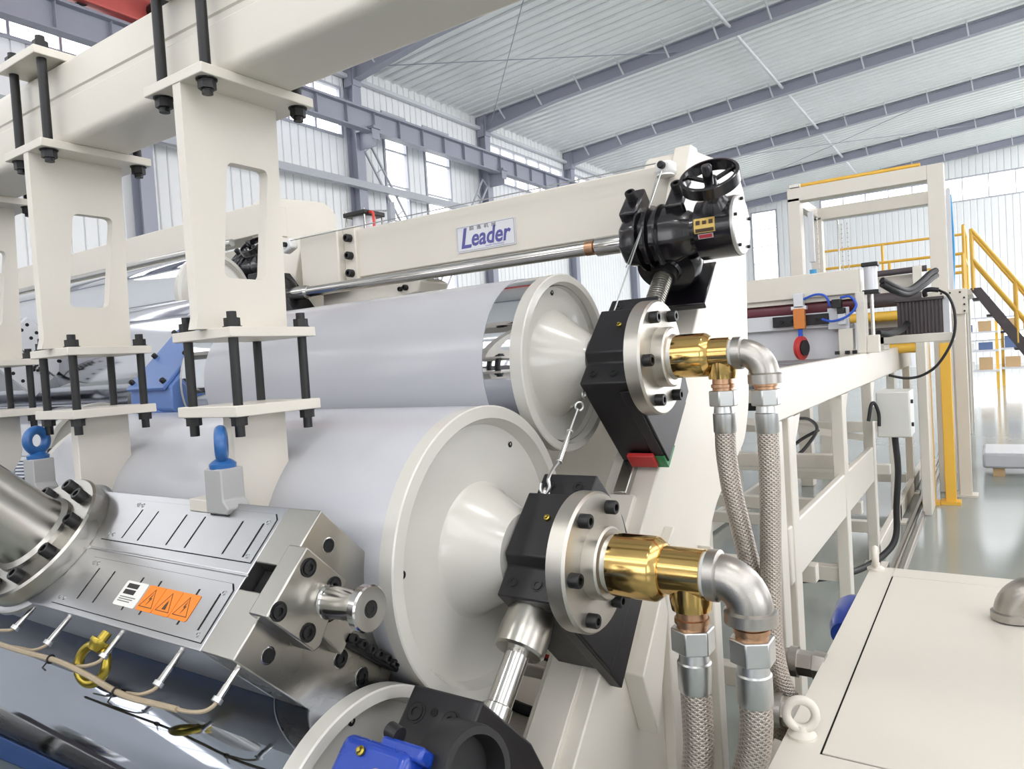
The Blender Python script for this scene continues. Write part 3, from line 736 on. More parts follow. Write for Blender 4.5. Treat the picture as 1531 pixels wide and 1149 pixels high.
text('logo_script', '韶  逸  机  械', .017, np_, (x0n + .064, 2.2455, z0n + .0805), VX, VZ, 'print_grey', 0, 1.3)
text('logo_subline', 'Leader Machinery', .0095, np_, (x0n + .135, 2.2455, z0n + .010), VX, VZ, 'logo_pale', 0, 1.25)

def gearbox(T, label, wheel_label, main=True):
    T = Vector(T); O = Vector((0, SY, SZ)) + T
    P = lambda x, s=0, a=0: O + VX * x - DC * s + DA * a      # s: away from the stack, a: up the stack
    t = thing('screw_jack_gearbox', label, 'gearbox', P(-.84))
    MB().lathe(P(-.955), VX, [(0, .045), (.0, .075), (.02, .085), (.05, .088), (.17, .088), (.21, .07), (.23, .058), (.26, .055)], 8, math.radians(22)).obj('worm_housing', 'black_gloss', t, bevel=.01, smooth=50)
    for x in (-.90, -.868, -.836):
        MB().lathe(P(x), VX, [(0, .088), (.005, .099), (.011, .099), (.016, .088)], 32).obj('cooling_rib', 'black_gloss', t)
    for x in (-.925, -.775):
        l = MB().obox(P(x, .055, .075), VX * .030, DA * .062, DC * .045).obj('mounting_lug', 'black_gloss', t, bevel=.008)
        screw(l, P(x, .10, .085), -DC, .017)
    # jack body along the screw, with bottom bell
    MB().lathe(P(-.84, -.085, .03), -DA, [(-.12, .05), (-.10, .095), (.02, .105), (.06, .105), (.085, .09), (.09, .05), (.10, .045)], 40).obj('jack_housing', 'black_gloss', t, smooth=45)
    MB().lathe(P(-.84, -.085, .03), -DA, [(.088, .042), (.125, .040), (.125, .03)], 28).obj('screw_boss', 'black_oxide', t)
    MB().obox(P(-.84, -.21, .0), VX * .1, DA * .1, DC * .012).obj('base_plate', 'black_gloss', t, bevel=.004)
    # drum with end cover
    MB().lathe(P(-.74), VX, [(0, .055), (.0, .058), (.02, .06), (.03, .088), (.135, .088), (.14, .084), (.14, .02)], 48).obj('drum', 'black_gloss', t, smooth=30)
    cv = MB().lathe(P(-.60), VX, [(-.004, .02), (-.004, .0865), (.004, .0865), (.007, .083), (.007, 0)], 48).obj('end_cover', 'galvanised', t, smooth=30)
    for k in range(5):
        an = math.radians(20 + 72 * k); screw(cv, P(-.5935) + (VY * math.cos(an) + VZ * math.sin(an)) * .075, VX, .005)
    # handwheel
    n = (-DC * .9 + VZ * .06 + VX * .06).normalized()
    st = O + VX * -.655
    MB().lathe(st + n * .05, n, [(0, .055), (.03, .046), (.05, .03), (.06, .024), (.09, .022)], 28).obj('wheel_neck', 'black_gloss', t)
    hc = st + n * .165
    hw = MB().lathe(hc, n, [(-.016, .072), (-.016, .083), (.016, .083), (.018, .080), (.018, .074), (-.014, .070), (-.016, .072)], 40, 0.0, False).obj('handwheel', 'black_gloss', t, smooth=40)
    MB().lathe(hc, n, [(-.03, .018), (.004, .018), (.006, .010)], 20).obj('hub', 'black_gloss', hw)
    u, w, _ = frame_of(n)
    for k in range(3):
        an = math.radians(95 + 120 * k); e = u * math.cos(an) + w * math.sin(an)
        MB().bar(hc - n * .008 + e * .01, hc + e * .075, .011, .008, n).obj('spoke', 'black_gloss', hw)
    e = (w * -.9 + u * -.1); e = (VZ - n * n.dot(VZ)).normalized()
    e = (-e).normalized()
    MB().lathe(hc + e * .02 - n * .004, (n + VZ * .4), [(0, .012), (.02, .014), (.05, .015), (.056, .012), (.056, 0)], 18).obj('crank_grip', 'black_gloss', hw)
    if main:
        pd = VX.cross(-DC); base = O
        def plate(x0, x1, a0, a1, rr, m, nm):
            prof = []; k = 6
            mb = MB()
            vs = []; 
            for i in range(k + 1):
                an = math.radians(a0 + (a1 - a0) * i / k)
                for x in (x0, x1):
                    vs.append(O + VX * x + (VY * math.cos(an) + VZ * math.sin(an)) * rr)
            fs = [(2 * i, 2 * i + 1, 2 * i + 3, 2 * i + 2) for i in range(k)]
            n0 = len(vs); vs += [v + ((Vector((v.x, SY, SZ)) - v).normalized()) * .002 for v in vs]
            fs += [(n0 + a, n0 + d, n0 + c, n0 + b) for a, b, c, d in fs]
            for i in range(k):
                for s_ in (0, 1):
                    fs.append((2 * i + s_, 2 * i + 2 + s_, n0 + 2 * i + 2 + s_, n0 + 2 * i + s_))
            for i in (0, 2 * k): fs.append((i, i + 1, n0 + i + 1, n0 + i))
            mb.add(vs, fs); return mb.obj(nm, m, t, smooth=30)
        plate(-.706, -.645, 166, 193, .0895, 'gold_plate', 'rating_plate')
        plate(-.702, -.649, 185, 191.5, .0901, 'print_brown', 'print_band')
        for i in range(3):
            plate(-.700 + i * .019, -.688 + i * .019, 170 + i % 2, 178, .0900, 'print_brown', 'print_mark')
        plate(-.696, -.652, 195, 204, .0895, 'galvanised', 'warning_plate_frame')
        plate(-.693, -.655, 196.2, 202.8, .0900, 'red_plate', 'warning_plate')
    return t
gb = gearbox((0, 0, 0), 'black screw jack gearbox with handwheel and brass rating plate at the end of the crossbeam', '')
# screw between gearbox and upper block
sc0 = D(A_UP + .17, C0 + .0, -.84); sc1 = Vector((0, SY, SZ)) + VX * -.84 + DC * .085 - DA * .06
sc0 = sc1 - DA * .22
sp = thing('jack_screw', 'threaded dark steel jack screw between the gearbox and the upper block', 'screw', sc0)
MB().cyl(sc0, sc1, .026, seg=20).obj('core', 'ground_steel', sp)
th = []
for i in range(12 * 22 + 1):
    an = 2 * math.pi * i / 12; u, w, d = frame_of(DA); th.append(sc0 + DA * (.21 * i / (12 * 22) + .004) + (u * math.cos(an) + w * math.sin(an)) * .027)
MB().tube(th, .0035, 5).obj('thread', 'ground_steel', sp)
sh = thing('connecting_shaft', 'long bright steel connecting shaft in front of the crossbeam', 'shaft', (-1.7, SY, SZ))
MB().cyl((-2.47, SY, SZ), (-1.09, SY, SZ), .0225, seg=24).obj('tube', 'polished_steel', sh)
MB().lathe((-1.10, SY, SZ), VX, [(0, .024), (.03, .024), (.03, .017), (.045, .017)], 24).obj('neck', 'copper_thread', sh, smooth=30)
MB().lathe((-1.06, SY, SZ), VX, [(0, .03), (.002, .031), (.115, .031), (.117, .025)], 28).obj('coupling', 'polished_steel', sh, smooth=30)
MB().lathe((-2.60, SY, SZ), VX, [(0, .03), (.14, .03), (.15, .024)], 28).obj('far_coupling', 'polished_steel', sh, smooth=30)
fg = thing('far_gearbox', 'dark far-end gearbox just behind the near hanger where the bright shaft ends', 'gearbox', (-2.62, SY, SZ - .1))
MB().prism_y([(-2.78, .46), (-2.66, .46), (-2.50, .28), (-2.50, .20), (-2.78, .20)], SY - .06, SY + .08).obj('housing', 'black_block', fg, bevel=.004)
MB().lathe((-2.64, SY, SZ), VX, [(0, .09), (.03, .09), (.05, .06)], 24).obj('hub', 'black_gloss', fg)
cyl = thing('air_cylinder', 'round air cylinder with a square black cap on top of the crossbeam far end', 'cylinder', (-2.28, 2.33, .60))
MB().cyl((-2.28, 2.33, .60), (-2.28, 2.33, .665), .05, seg=28).obj('barrel', 'light_grey_paint', cyl)
MB().prism_z([(-2.345, 2.265), (-2.215, 2.265), (-2.215, 2.395), (-2.345, 2.395)], .665, .685).obj('cap', 'black_oxide', cyl, bevel=.004)
for i in (-1, 1):
    for j in (-1, 1): MB().cyl((-2.28 + i * .055, 2.33 + j * .055, .60), (-2.28 + i * .055, 2.33 + j * .055, .692), .005, seg=8).obj('tie_rod', 'polished_steel', cyl)
MB().tube(bezier([(-2.225, 2.30, .675), (-2.19, 2.29, .67), (-2.185, 2.29, .64), (-2.185, 2.29, .60)], 6), .006, 8).obj('air_hose', 'cable_red', cyl)
# wire rope, pulleys, turnbuckle
pu = thing('pulley', 'cream nylon pulley block on top of the crossbeam near end', 'pulley', (-.83, 2.245, .61))
pp = at(992, 248, Y=2.21)
MB().obox(pp + Vector((0, .02, -.004)), Vector((.028, 0, 0)), Vector((0, .03, 0)), Vector((0, 0, .02))).obj('bracket', 'thread_tape', pu, bevel=.01)
MB().lathe(pp + Vector((0, -.012, 0)), -VY, [(0, .012), (.014, .012), (.018, .008), (.018, 0)], 16).obj('axle_screw', 'black_oxide', pu)
MB().lathe(pp + Vector((0, .012, -.018)), VZ, [(-.012, .03), (-.006, .026), (.0, .03)], 24).obj('sheave', 'thread_tape', pu)
pf = thing('pulley', 'cream nylon pulley block at the far end of the crossbeam', 'pulley', (-2.5, 2.2, .6))
qf = at(433, 368, Y=2.19)
MB().obox(qf, Vector((.03, 0, .012)), Vector((0, .02, 0)), Vector((-.008, 0, .022))).obj('bracket', 'thread_tape', pf, bevel=.008)
MB().lathe(qf + Vector((0, -.02, .005)), -VY, [(0, .011), (.014, .011), (.014, 0)], 14).obj('axle_screw', 'black_oxide', pf)
wr = MB().tube([qf + Vector((.02, -.015, .02)), pp + Vector((-.02, -.005, .012))], .0022, 6).obj('wire_rope', 'nut_steel'); tag(wr, 'thin wire rope stretched level along the top of the crossbeam', 'wire rope')
HK = D(A_MID + .138, C0 - .074, -.865)
e1 = at(880, 578, X=-.90); e2 = at(866, 607, X=-.90); tb1 = at(852, 645, X=-.895); tb2 = at(836, 690, X=-.885); hk = HK
w2 = thing('wire_rope', 'wire rope hanging from the near pulley past the upper block to the turnbuckle', 'wire rope', e1)
MB().tube([pp + Vector((.0, -.02, -.02)), e1], .0024, 6).obj('strand', 'nut_steel', w2)
MB().tube([pp + Vector((-.012, -.02, -.02)), pp * .75 + e1 * .25, pp * .5 + e1 * .5 + Vector((-.01, 0, 0))], .0016, 6).obj('strand', 'nut_steel', w2)
MB().tube([e1, e1 * .6 + at(884, 565, X=-.9) * .4, at(884, 560, X=-.90)], .0035, 8).obj('green_sleeve', 'green_paint', w2)
MB().torus((e1 + e2) / 2 + Vector((0, 0, .004)), VX, .008, .003, 18, 8).obj('clamp', 'nut_steel', w2)
tbk = thing('turnbuckle', 'bright steel turnbuckle with a hook above the middle bearing block', 'turnbuckle', hk)
MB().torus(e2, Vector((.8, -.6, 0)), .011, .0032, 24, 8).obj('eye', 'nut_steel', tbk)
dd = (tb2 - tb1).normalized()
MB().cyl(e2 + (tb1 - e2).normalized() * .011, tb1, .0034, seg=8).obj('eye_shank', 'nut_steel', tbk)
MB().cyl(tb1, tb2, .0062, seg=12).obj('body', 'polished_steel', tbk)
MB().torus(tb1, dd, .006, .003, 16, 8).obj('ferrule', 'nut_steel', tbk); MB().torus(tb2, dd, .006, .003, 16, 8).obj('ferrule', 'nut_steel', tbk)
MB().tube(bezier([tb2, tb2 * .5 + hk * .5 + Vector((0, 0, .012)), hk + Vector((.006, -.005, .018)), hk + Vector((.012, -.012, .0)), hk + Vector((.002, -.016, -.016)), hk + Vector((-.012, -.012, -.008)), hk + Vector((-.012, -.008, .008))], 6), .004, 8).obj('hook', 'nut_steel', tbk)
MB().torus(hk + Vector((0, -.006, -.016)), Vector((1, .2, .2)), .011, .0045, 20, 8).obj('lifting_eye', 'polished_steel', tbk)
# ================================================================== square beam with clamp hangers over the die
BY0, BY1, BZ0, BZ1 = .985, 1.165, .652, .868
bm_ = thing('square_beam', 'big cream square beam running overhead from the left to the top of the picture', 'beam', (-1.7, 1.07, BZ0))
r_ = .022
sec = []
for cy, cz, a in ((BY1 - r_, BZ1 - r_, 0), (BY0 + r_, BZ1 - r_, 90), (BY0 + r_, BZ0 + r_, 180), (BY1 - r_, BZ0 + r_, 270)):
    for i in range(6):
        t_ = math.radians(a + 90 * i / 5); sec.append((cy + r_ * math.cos(t_), cz + r_ * math.sin(t_)))
    if a == 90: sec += [(BY0, .782), (BY0 + .004, .778), (BY0 + .004, .764), (BY0, .760)]
MB().prism_x(sec, -4.2, .35).obj('box_section', 'cream_paint', bm_, smooth=30)
def rod(t, x, y, z0, z1, r, nuts):
    o = MB().cyl((x, y, z0), (x, y, z1), r, seg=14).obj('clamp_rod', 'black_oxide', t)
    for z, d in nuts:
        inst('nut', NUT, o, (x, y, z), VZ * d, scale=(r * 1.62, r * 1.62, r * 1.9))
def hanger2(xc, label):
    t = thing('clamp_hanger', label, 'hanger', (xc, 1.05, -.3), 'clamp hangers under the square beam')
    xa, xb = xc - .1075, xc + .1075
    MB().box(xa, xb, .92, 1.215, .63, .652).obj('beam_plate', 'cream_paint', t, bevel=.002)
    MB().box(xa, xb, .92, 1.215, .868, .89).obj('top_plate', 'cream_paint', t, bevel=.002)
    win = rpoly([(1.022, .482), (1.132, .482), (1.100, .222), (.994, .222)], .018)
    MB().prism_x([(.922, .63), (1.168, .63), (1.155, .108), (.915, .108), (.922, .135)], xc, xc + .028, [win]).obj('hanger_plate', 'cream_paint', t, smooth=30)
    MB().box(xa, xb, .942, 1.172, .086, .108).obj('upper_clamp_plate', 'cream_paint', t, bevel=.002)
    MB().box(xa, xb, .942, 1.172, -.084, -.060).obj('lower_clamp_plate', 'cream_paint', t, bevel=.002)
    foot = [(.985, -.084), (1.13, -.084), (1.13, -.205), (1.125, -.23), (1.078, -.30), (1.078, -.412), (.965, -.299), (.985, -.27)]
    MB().prism_x(foot, xc - .005, xc + .03).obj('foot', 'cream_paint', t, bevel=.002)
    for y in (.965, 1.15):
        for x in (xc - .083, xc + .083):
            rod(t, x, y, -.128, .142, .0105, [(.108, 1), (-.084, -1)])
    for y in (.95, 1.19):
        for x in (xc - .08, xc + .08):
            rod(t, x, y, .598, .925, .0115, [(.89, 1), (.63, -1)])
    return t
hanger2(-1.437, 'cream clamp hanger with a slot window, nearest of the three under the square beam')
hanger2(-2.134, 'cream clamp hanger with a slot window, middle of the three under the square beam')
hanger2(-2.831, 'cream clamp hanger cut by the left edge of the picture')

# ================================================================== sheet die
CR = .853                      # plane of the die's covered back
die = thing('sheet_die', 'steel sheet extrusion die with slotted cover panels lying against the rolls', 'die', D(.325, 1.0, -1.9))
PROF = [(.175, CR), (.474, CR), (.474, 1.100), (.330, 1.225), (.300, 1.225), (.175, 1.100)]
XD = -1.178
PB = [(.175, CR - .004), (.322, CR - .004), (.3245, CR - .001), (.327, CR - .004), (.474, CR - .004), (.474, 1.100), (.330, 1.225), (.300, 1.225), (.175, 1.100)]
MB().prism_d(PB, -2.76, XD).obj('body', 'brushed_steel', die, bevel=.002)
def cover(a0, a1, x0, x1, slots, cut):
    pts = [(x1 - .004, a0), (x1, a0 + .006), (x1, a1 - .008), (x1 - .008, a1), (x0, a1), (x0 - .0, a1)]
    outer = [(x1, a0), (x1, a1 - .012), (x1 - .012, a1), (x0 + cut, a1), (x0, a1 - cut * 1.2), (x0, a0)]
    holes = [[(s - .003, b0), (s + .003, b0), (s + .003, b1), (s - .003, b1)] for s, b0, b1 in slots]
    return outer, holes
for a0, a1, x0, x1, sl, nm in ((.349, .456, -1.735, -1.187, [(x, .357, .433) for x in (-1.654, -1.589, -1.478, -1.41, -1.281, -1.216)], 'upper_cover'),
                               (.189, .303, -1.739, -1.187, [(x, .208, .281) for x in (-1.652, -1.587, -1.474, -1.409, -1.279, -1.213)], 'lower_cover')):
    outer, holes = cover(a0, a1, x0, x1, sl, .03)
    p = MB().prism(outer, CR - .0047, CR - .0066, lambda u, v, t: D(v, t, u), holes).obj(nm, 'brushed_steel', die, smooth=0)
    o2 = [(u + (-.0013 if u < -1.5 else .0013), v + (-.0013 if v < (a0 + a1) / 2 else .0013)) for u, v in outer]
    MB().prism(o2, CR - .0030, CR - .0046, lambda u, v, t: D(v, t, u)).obj('cover_shadow_gap', 'dark_hole', die)
    for x, a in ((x1 - .018, a0 + .012), (x1 - .018, a1 - .02), (x0 + .05, a1 - .012), (x0 + .068, a1 - .012), (x0 + .02, a0 + .014), (x0 + .038, a0 + .014)):
        inst('cover_screw', WASHER_SCREW, p, D(a, CR - .0064, x), -DC, scale=(.005, .005, .008))
# end block
eb = MB().prism_d([(.175, CR - .006), (.297, CR - .006), (.297, CR + .03), (.352, CR + .03), (.352, CR - .006), (.474, CR - .006), (.474, 1.104), (.330, 1.228), (.300, 1.228), (.175, 1.104)], XD + .003, -1.08).obj('end_block', 'ground_steel', die, bevel=.0025)
MB().prism_d([(.298, CR + .026), (.351, CR + .026), (.351, CR + .032), (.298, CR + .032)], XD + .004, -1.081).obj('recess', 'dark_hole', die)
XE = -1.08
for a, c, r, me, nm in ((.432, .905, .0115, HOLE, 'bolt_hole'), (.212, .908, .0115, HOLE, 'bolt_hole'), (.374, 1.158, .013, RECESSED, 'recessed_screw'), (.279, 1.073, .0135, RECESSED, 'recessed_screw'), (.277, 1.148, .0135, RECESSED, 'recessed_screw'), (.20, 1.08, .004, HOLE, 'bolt_hole')):
    inst(nm, me, eb, D(a, c, XE + .0006), VX, scale=(r, r, .03))
    inst('hole_rim', HOLE_RIM, eb, D(a, c, XE + .0004), VX, scale=(r * 1.08, r * 1.08, .02))
# deckle bracket with knob
br = MB().prism_d([(.249, .822), (.385, .822), (.385, .946), (.312, .952), (.262, .963), (.249, .955)], XE, XE + .05).obj('deckle_bracket', 'ground_steel', die, bevel=.003)
for a, c in ((.358, .848), (.268, .838), (.269, .920), (.362, .922)):
    inst('recessed_screw', RECESSED, br, D(a, c, XE + .0505), VX, scale=(.0145, .0145, .03))
kn = MB().lathe(D(.336, .932, XE + .045), VX, [(0, .040), (.004, .034), (.012, .029), (.084, .0275), (.088, .030), (.092, .042), (.106, .042), (.109, .039), (.109, .013), (.104, .011)], 40).obj('deckle_knob', 'polished_steel', die, smooth=40)
inst('recessed_screw', RECESSED, kn, D(.336, .932, XE + .154), VX, scale=(.013, .013, .01))
MB().prism_d([(.285, .97), (.345, .965), (.335, 1.04), (.278, 1.04)], XE, XE + .03).obj('slide_block', 'ground_steel', die, bevel=.002)
MB().prism_d([(.298, 1.03), (.322, 1.03), (.338, 1.21), (.316, 1.21)], XE + .005, XE + .03).obj('lip_bar', 'black_oxide', die, bevel=.003)
for k in range(6):
    screw(die, D(.314 + .0025 * k, 1.045 + .028 * k, XE + .026), VX, .0095, 'lip_screw')
# adapter flange and feed pipe
fc = D(.315, CR, -1.93)
ad = thing('die_adapter', 'round steel adapter flange with feed pipe and black screws on the die', 'adapter', fc)
fp = MB().lathe(fc, -DC, [(-.02, .163), (.0, .163), (.002, .165), (.042, .165), (.047, .160), (.047, .09), (.043, .085)], 72).obj('flange', 'ground_steel', ad, smooth=30)
MB().lathe(fc - DC * .045, -DC, [(0, .10), (.012, .099), (.02, .088), (.05, .084), (.30, .078), (.42, .078), (.42, .0)], 56).obj('feed_pipe', 'ground_steel', ad, smooth=30)
for k in range(10):
    an = math.radians(k * 36 + 20); p = fc - DC * .045 + (VX * math.cos(an) + DA * math.sin(an)) * .132
    screw(fp, p, -DC, .0155)
MB().lathe(fc, -DC, [(-.01, .178), (0.0, .178), (.004, .170)], 72).obj('joint_ring', 'brushed_steel', ad)
# stickers on the lower cover
cs = CR - .0066
def sticker(x0, x1, a0, a1, m, nm, lab):
    o = MB().prism(rrect(x0, a0, x1, a1, .004), cs, cs - .0012, lambda u, v, t: D(v, t, u)).obj(nm, m, die); o['label'] = lab; return o
w = sticker(-1.517, -1.438, .2155, .2685, 'sticker_white', 'spec_label', 'white data sticker with two dark panels')
def pr(x0, x1, a0, a1, m, par, nm='print_block'):
    return MB().prism([(x0, a0), (x1, a0), (x1, a1), (x0, a1)], cs - .0012, cs - .0016, lambda u, v, t: D(v, t, u)).obj(nm, m, par)
pr(-1.506, -1.466, .2535, .2635, 'print_black', w); pr(-1.506, -1.466, .2405, .2505, 'print_black', w)
for k in range(3): pr(-1.508, -1.452 - .006 * k, .2335 - .0045 * k, .2355 - .0045 * k, 'print_grey', w, 'print_line')
for k in range(3):
    x0 = -1.433 + k * .0585
    s_ = sticker(x0, x0 + .057, .216, .2685, 'sticker_orange', 'warning_label', ['orange warning sticker with a lightning triangle, beside the white sticker', 'orange warning sticker with a triangle, middle of three', 'orange warning sticker with a lightning triangle, farthest from the white sticker'][k])
    tri = lambda m_: [(x0 + .0285, .2625 - m_), (x0 + .0055 + m_ * .87, .2235 + m_ * .5), (x0 + .0515 - m_ * .87, .2235 + m_ * .5)]
    MB().prism(tri(0), cs - .0012, cs - .0016, lambda u, v, t: D(v, t, u), [tri(.0028)]).obj('triangle', 'print_brown', s_)
    if k != 1: bolt = [(.030, .254), (.0245, .240), (.029, .2405), (.0265, .2275), (.034, .2435), (.0295, .243)]
    else: bolt = [(.024, .228), (.036, .228), (.033, .240), (.030, .2465), (.026, .238)]
    MB().prism([(x0 + u, v) for u, v in bolt], cs - .0012, cs - .0016, lambda u, v, t: D(v, t, u)).obj('symbol', 'print_brown', s_)
# brass-yellow eyebolt under the die
ec = D(.106, .885, -1.512)
ey = thing('eye_bolt', 'yellow passivated eye bolt hanging under the front of the die', 'eye bolt', ec)
MB().torus(ec, Vector((.25, -.93, .28)), .036, .0095, 40, 14).obj('ring', 'brass_yellow', ey)
MB().lathe(ec + Vector((.012, -.002, .03)), (DA + VX * .12), [(0, .012), (.012, .017), (.016, .02), (.022, .02), (.022, .010), (.04, .010)], 24).obj('shank', 'brass_yellow', ey)
# thermocouples and their cables
def tc(x, a_tip, label, pts):
    t = thing('thermocouple', label, 'thermocouple', D(.1, .9, x), 'thermocouples along the die')
    p0, p1 = D(.172, .88, x), D(a_tip, .876, x)
    MB().lathe(p0, p1 - p0, [(-.01, .0055), (.03, .0055), (.03, .0065), ((p1 - p0).length, .0065)], 12).obj('probe', 'polished_steel', t)
    MB().lathe(p1, p1 - p0, [(0, .0095), (.008, .0095), (.008, .004)], 12).obj('cap_nut', 'nut_steel', t)
    MB().tube(bezier([p1] + [D(a, .876, xx) for xx, a in pts], 8), .0036, 8).obj('cable', 'cable_tan', t)
tc(-1.27, .114, 'thermocouple probe under the die near its middle, right of the eye bolt', [(-1.272, .10), (-1.30, .085), (-1.34, .079)])
tc(-1.10, .12, 'thermocouple probe under the die closest to the steel end block', [(-1.102, .106), (-1.12, .093), (-1.16, .085), (-1.21, .083)])
tc(-1.694, .118, 'thermocouple probe under the die left of the eye bolt', [(-1.698, .106), (-1.73, .092), (-1.80, .086), (-1.86, .08)])
tc(-1.478, .128, 'thermocouple probe seen through the ring of the eye bolt', [(-1.482, .112), (-1.52, .096), (-1.58, .088)])
tc(-1.86, .125, 'thermocouple probe under the die at the left edge of the picture', [(-1.87, .115), (-1.92, .105)])
cb = MB().tube(bezier([D(.083, .874, -1.18), D(.079, .872, -1.24), D(.074, .87, -1.31), D(.076, .868, -1.38), D(.083, .868, -1.47), D(.088, .868, -1.6), D(.082, .868, -1.75), D(.078, .868, -1.95)], 8), .0055, 8).obj('cable_loom', 'cable_tan'); tag(cb, 'tan cable loom strung under the die beside the chrome roll', 'cable')
for k, (x, a) in enumerate(((-1.36, .0745), (-1.63, .087))):
    z = thing('cable_tie', ['black cable tie on the tan loom right of the eye bolt', 'black cable tie on the tan loom left of the eye bolt'][k], 'cable tie', D(a, .87, x), 'cable ties on the loom')
    MB().torus(D(a, .869, x), VX, .0075, .0022, 16, 6).obj('loop', 'black_rubber', z)
    MB().tube([D(a - .006, .866, x), D(a - .02, .862, x + .006), D(a - .022, .866, x + .016)], .0016, 6).obj('tail', 'black_rubber', z)
# blue lifting eyes on steel blocks
def lifter(x, label, ax=Vector((.62, .78, 0))):
    t = thing('lifting_eye', label, 'lifting eye', (x, .93, -.30), 'blue lifting eyes on the die')
    MB().prism_y([(x - .030, -.285), (x + .040, -.285), (x + .046, -.272), (x + .030, -.256), (x + .030, -.19), (x - .030, -.19)], .905, .96).obj('block', 'grey_cast', t, bevel=.003)
    MB().box(x - .10, x - .03, .91, .96, -.285, -.258).obj('clamp_bar', 'cream_paint', t, bevel=.002)
    MB().lathe((x, .932, -.191), VZ, [(0, .027), (.010, .028), (.015, .022), (.020, .015)], 24).obj('collar', 'blue_paint', t)
    MB().torus((x, .932, -.140), ax, .029, .0125, 32, 12).obj('ring', 'blue_paint', t)
mat('grey_cast', (168, 167, 166), 0.5, var=.05)
lifter(-1.376, 'blue lifting eye on a grey steel block behind the slotted covers')
lifter(-2.22, 'blue lifting eye at the left edge of the picture', Vector((.95, .3, 0)))
# blue drive gear motors at the far roll ends
def drive(a0, label, x):
    c = D(a0, C0, 0); t = thing('gear_motor', label, 'gear motor', c + VX * x)
    q = lambda a, cc: (a0 + a, C0 + cc)
    b = MB().prism_d([q(.10, -.20), q(.17, -.14), q(.17, .10), q(-.20, .10), q(-.26, .02), q(-.26, -.14), q(-.20, -.20)], x - .30, x - .02).obj('gear_case', 'machine_blue', t, bevel=.006)
    MB().prism_d([q(.11, -.215), q(.11, -.20), q(-.22, -.20), q(-.22, -.215)], x - .285, x - .035).obj('cover_plate', 'machine_blue', t, bevel=.003)
    for a in (-.19, -.05, .08):
        for xx in (x - .265, x - .055): screw(t, D(a0 + a, C0 - .215, xx), -DC, .010)
    MB().prism_d([q(.18, -.14), q(.18, -.05), q(-.14, .0), q(-.14, -.12)], x - .02, x + .05).obj('mounting_flange', 'ground_steel', t, bevel=.003)
    MB().cyl(D(a0 - .26, C0 - .06, x - .16), D(a0 - .5, C0 - .06, x - .16), .09, seg=28).obj('motor', 'machine_blue', t)
drive(A_UP, 'pale blue drive gear case at the far end of the upper roll', -2.50)
drive(A_MID, 'pale blue drive gear case at the far end of the middle roll', -2.66)
# ================================================================== temperature unit (cabinet at lower right)
CT = -.85
cab = thing('temperature_unit', 'low cream temperature control cabinet with a panel lid and lifting eyes, lower right', 'cabinet', (.1, 2.2, FL))
MB().box(-.40, .62, 1.44, 2.94, FL + .08, CT - .004).obj('housing', 'cream_paint', cab, bevel=.012)
MB().box(-.405, -.327, 1.435, 2.945, CT - .004, CT).box(.55, .625, 1.435, 2.945, CT - .004, CT).box(-.327, .55, 1.435, 1.545, CT - .004, CT).box(-.327, .55, 2.845, 2.945, CT - .004, CT).obj('lid_frame', 'cream_paint', cab, bevel=.0015)
MB().box(-.322, .545, 1.55, 2.84, CT - .004, CT + .0005).obj('lid_panel', 'cream_paint', cab, bevel=.0015)
MB().box(-.327, .55, 1.545, 2.845, CT - .0045, CT - .0035).obj('lid_gap', 'dark_hole', cab)
for x in (-.34, .56):
    for y in (1.5, 2.88): MB().box(x - .04, x + .04, y - .04, y + .04, FL, FL + .08).obj('foot', 'black_rubber', cab)
for k, (x, y, ax) in enumerate(((-.372, 1.60, Vector((.35, -.93, .1))), (-.385, 2.905, Vector((1, .05, 0))), (.59, 2.9, Vector((1, .05, 0))))):
    e = thing('eye_bolt', ['cream painted lifting eye on the near corner of the temperature cabinet', 'cream painted lifting eye on the far left corner of the temperature cabinet', 'cream painted lifting eye on the far right corner of the temperature cabinet'][k], 'eye bolt', (x, y, CT), 'lifting eyes of the temperature cabinet')
    MB().torus((x, y, CT + .048), ax, .030, .010, 32, 12).obj('ring', 'cream_paint', e)
    MB().lathe((x, y, CT), VZ, [(0, .03), (.006, .03), (.014, .016), (.026, .013)], 20).obj('base', 'cream_paint', e)
elbow(Vector((.02, 2.52, CT + .01)), VZ, VX, .048, 'cast steel elbow standing on the lid of the temperature cabinet', tape=False, reach=.07)
stub = MB().cyl((.10, 2.52, CT + .092), (.40, 2.52, CT + .092), .036, seg=24).obj('pipe_stub', 'cast_steel'); tag(stub, 'short steel pipe leaving the elbow on the cabinet lid', 'pipe')
# pipe connections on the side of the unit
y1, zz1 = 2.03, -.872; y2, zz2 = 1.765, -.885
e1_ = elbow(Vector((-.475, y1, zz1)), -VX, -VZ, .036, 'cast steel elbow on the cabinet side, farther of two', tape=False, reach=.05)
e2_ = elbow(Vector((-.455, y2, zz2)), -VX, -VZ, .036, 'cast steel elbow on the cabinet side, nearer of two', tape=False, reach=.05)
for k, (y, z) in enumerate(((y1, zz1), (y2, zz2))):
    tag(MB().lathe((-.40, y, z), -VX, [(0, .036), (.025, .038), (.032, .038), (.034, .034), (.078 if k == 0 else .058, .034)], 6).obj('hex_union', 'cast_steel'), ['hexagon pipe union on the cabinet side, farther of two', 'hexagon pipe union on the cabinet side, nearer of two'][k], 'pipe union')
t, _ = hose([e2_ + Vector((0, 0, -.04)), e2_ + Vector((-.005, 0, -.09)), e2_ + Vector((-.05, -.02, -.14)), e2_ + Vector((-.12, -.08, -.18)), e2_ + Vector((-.2, -.15, -.2))], RH, 'braided hose hanging from the nearer elbow on the cabinet side')
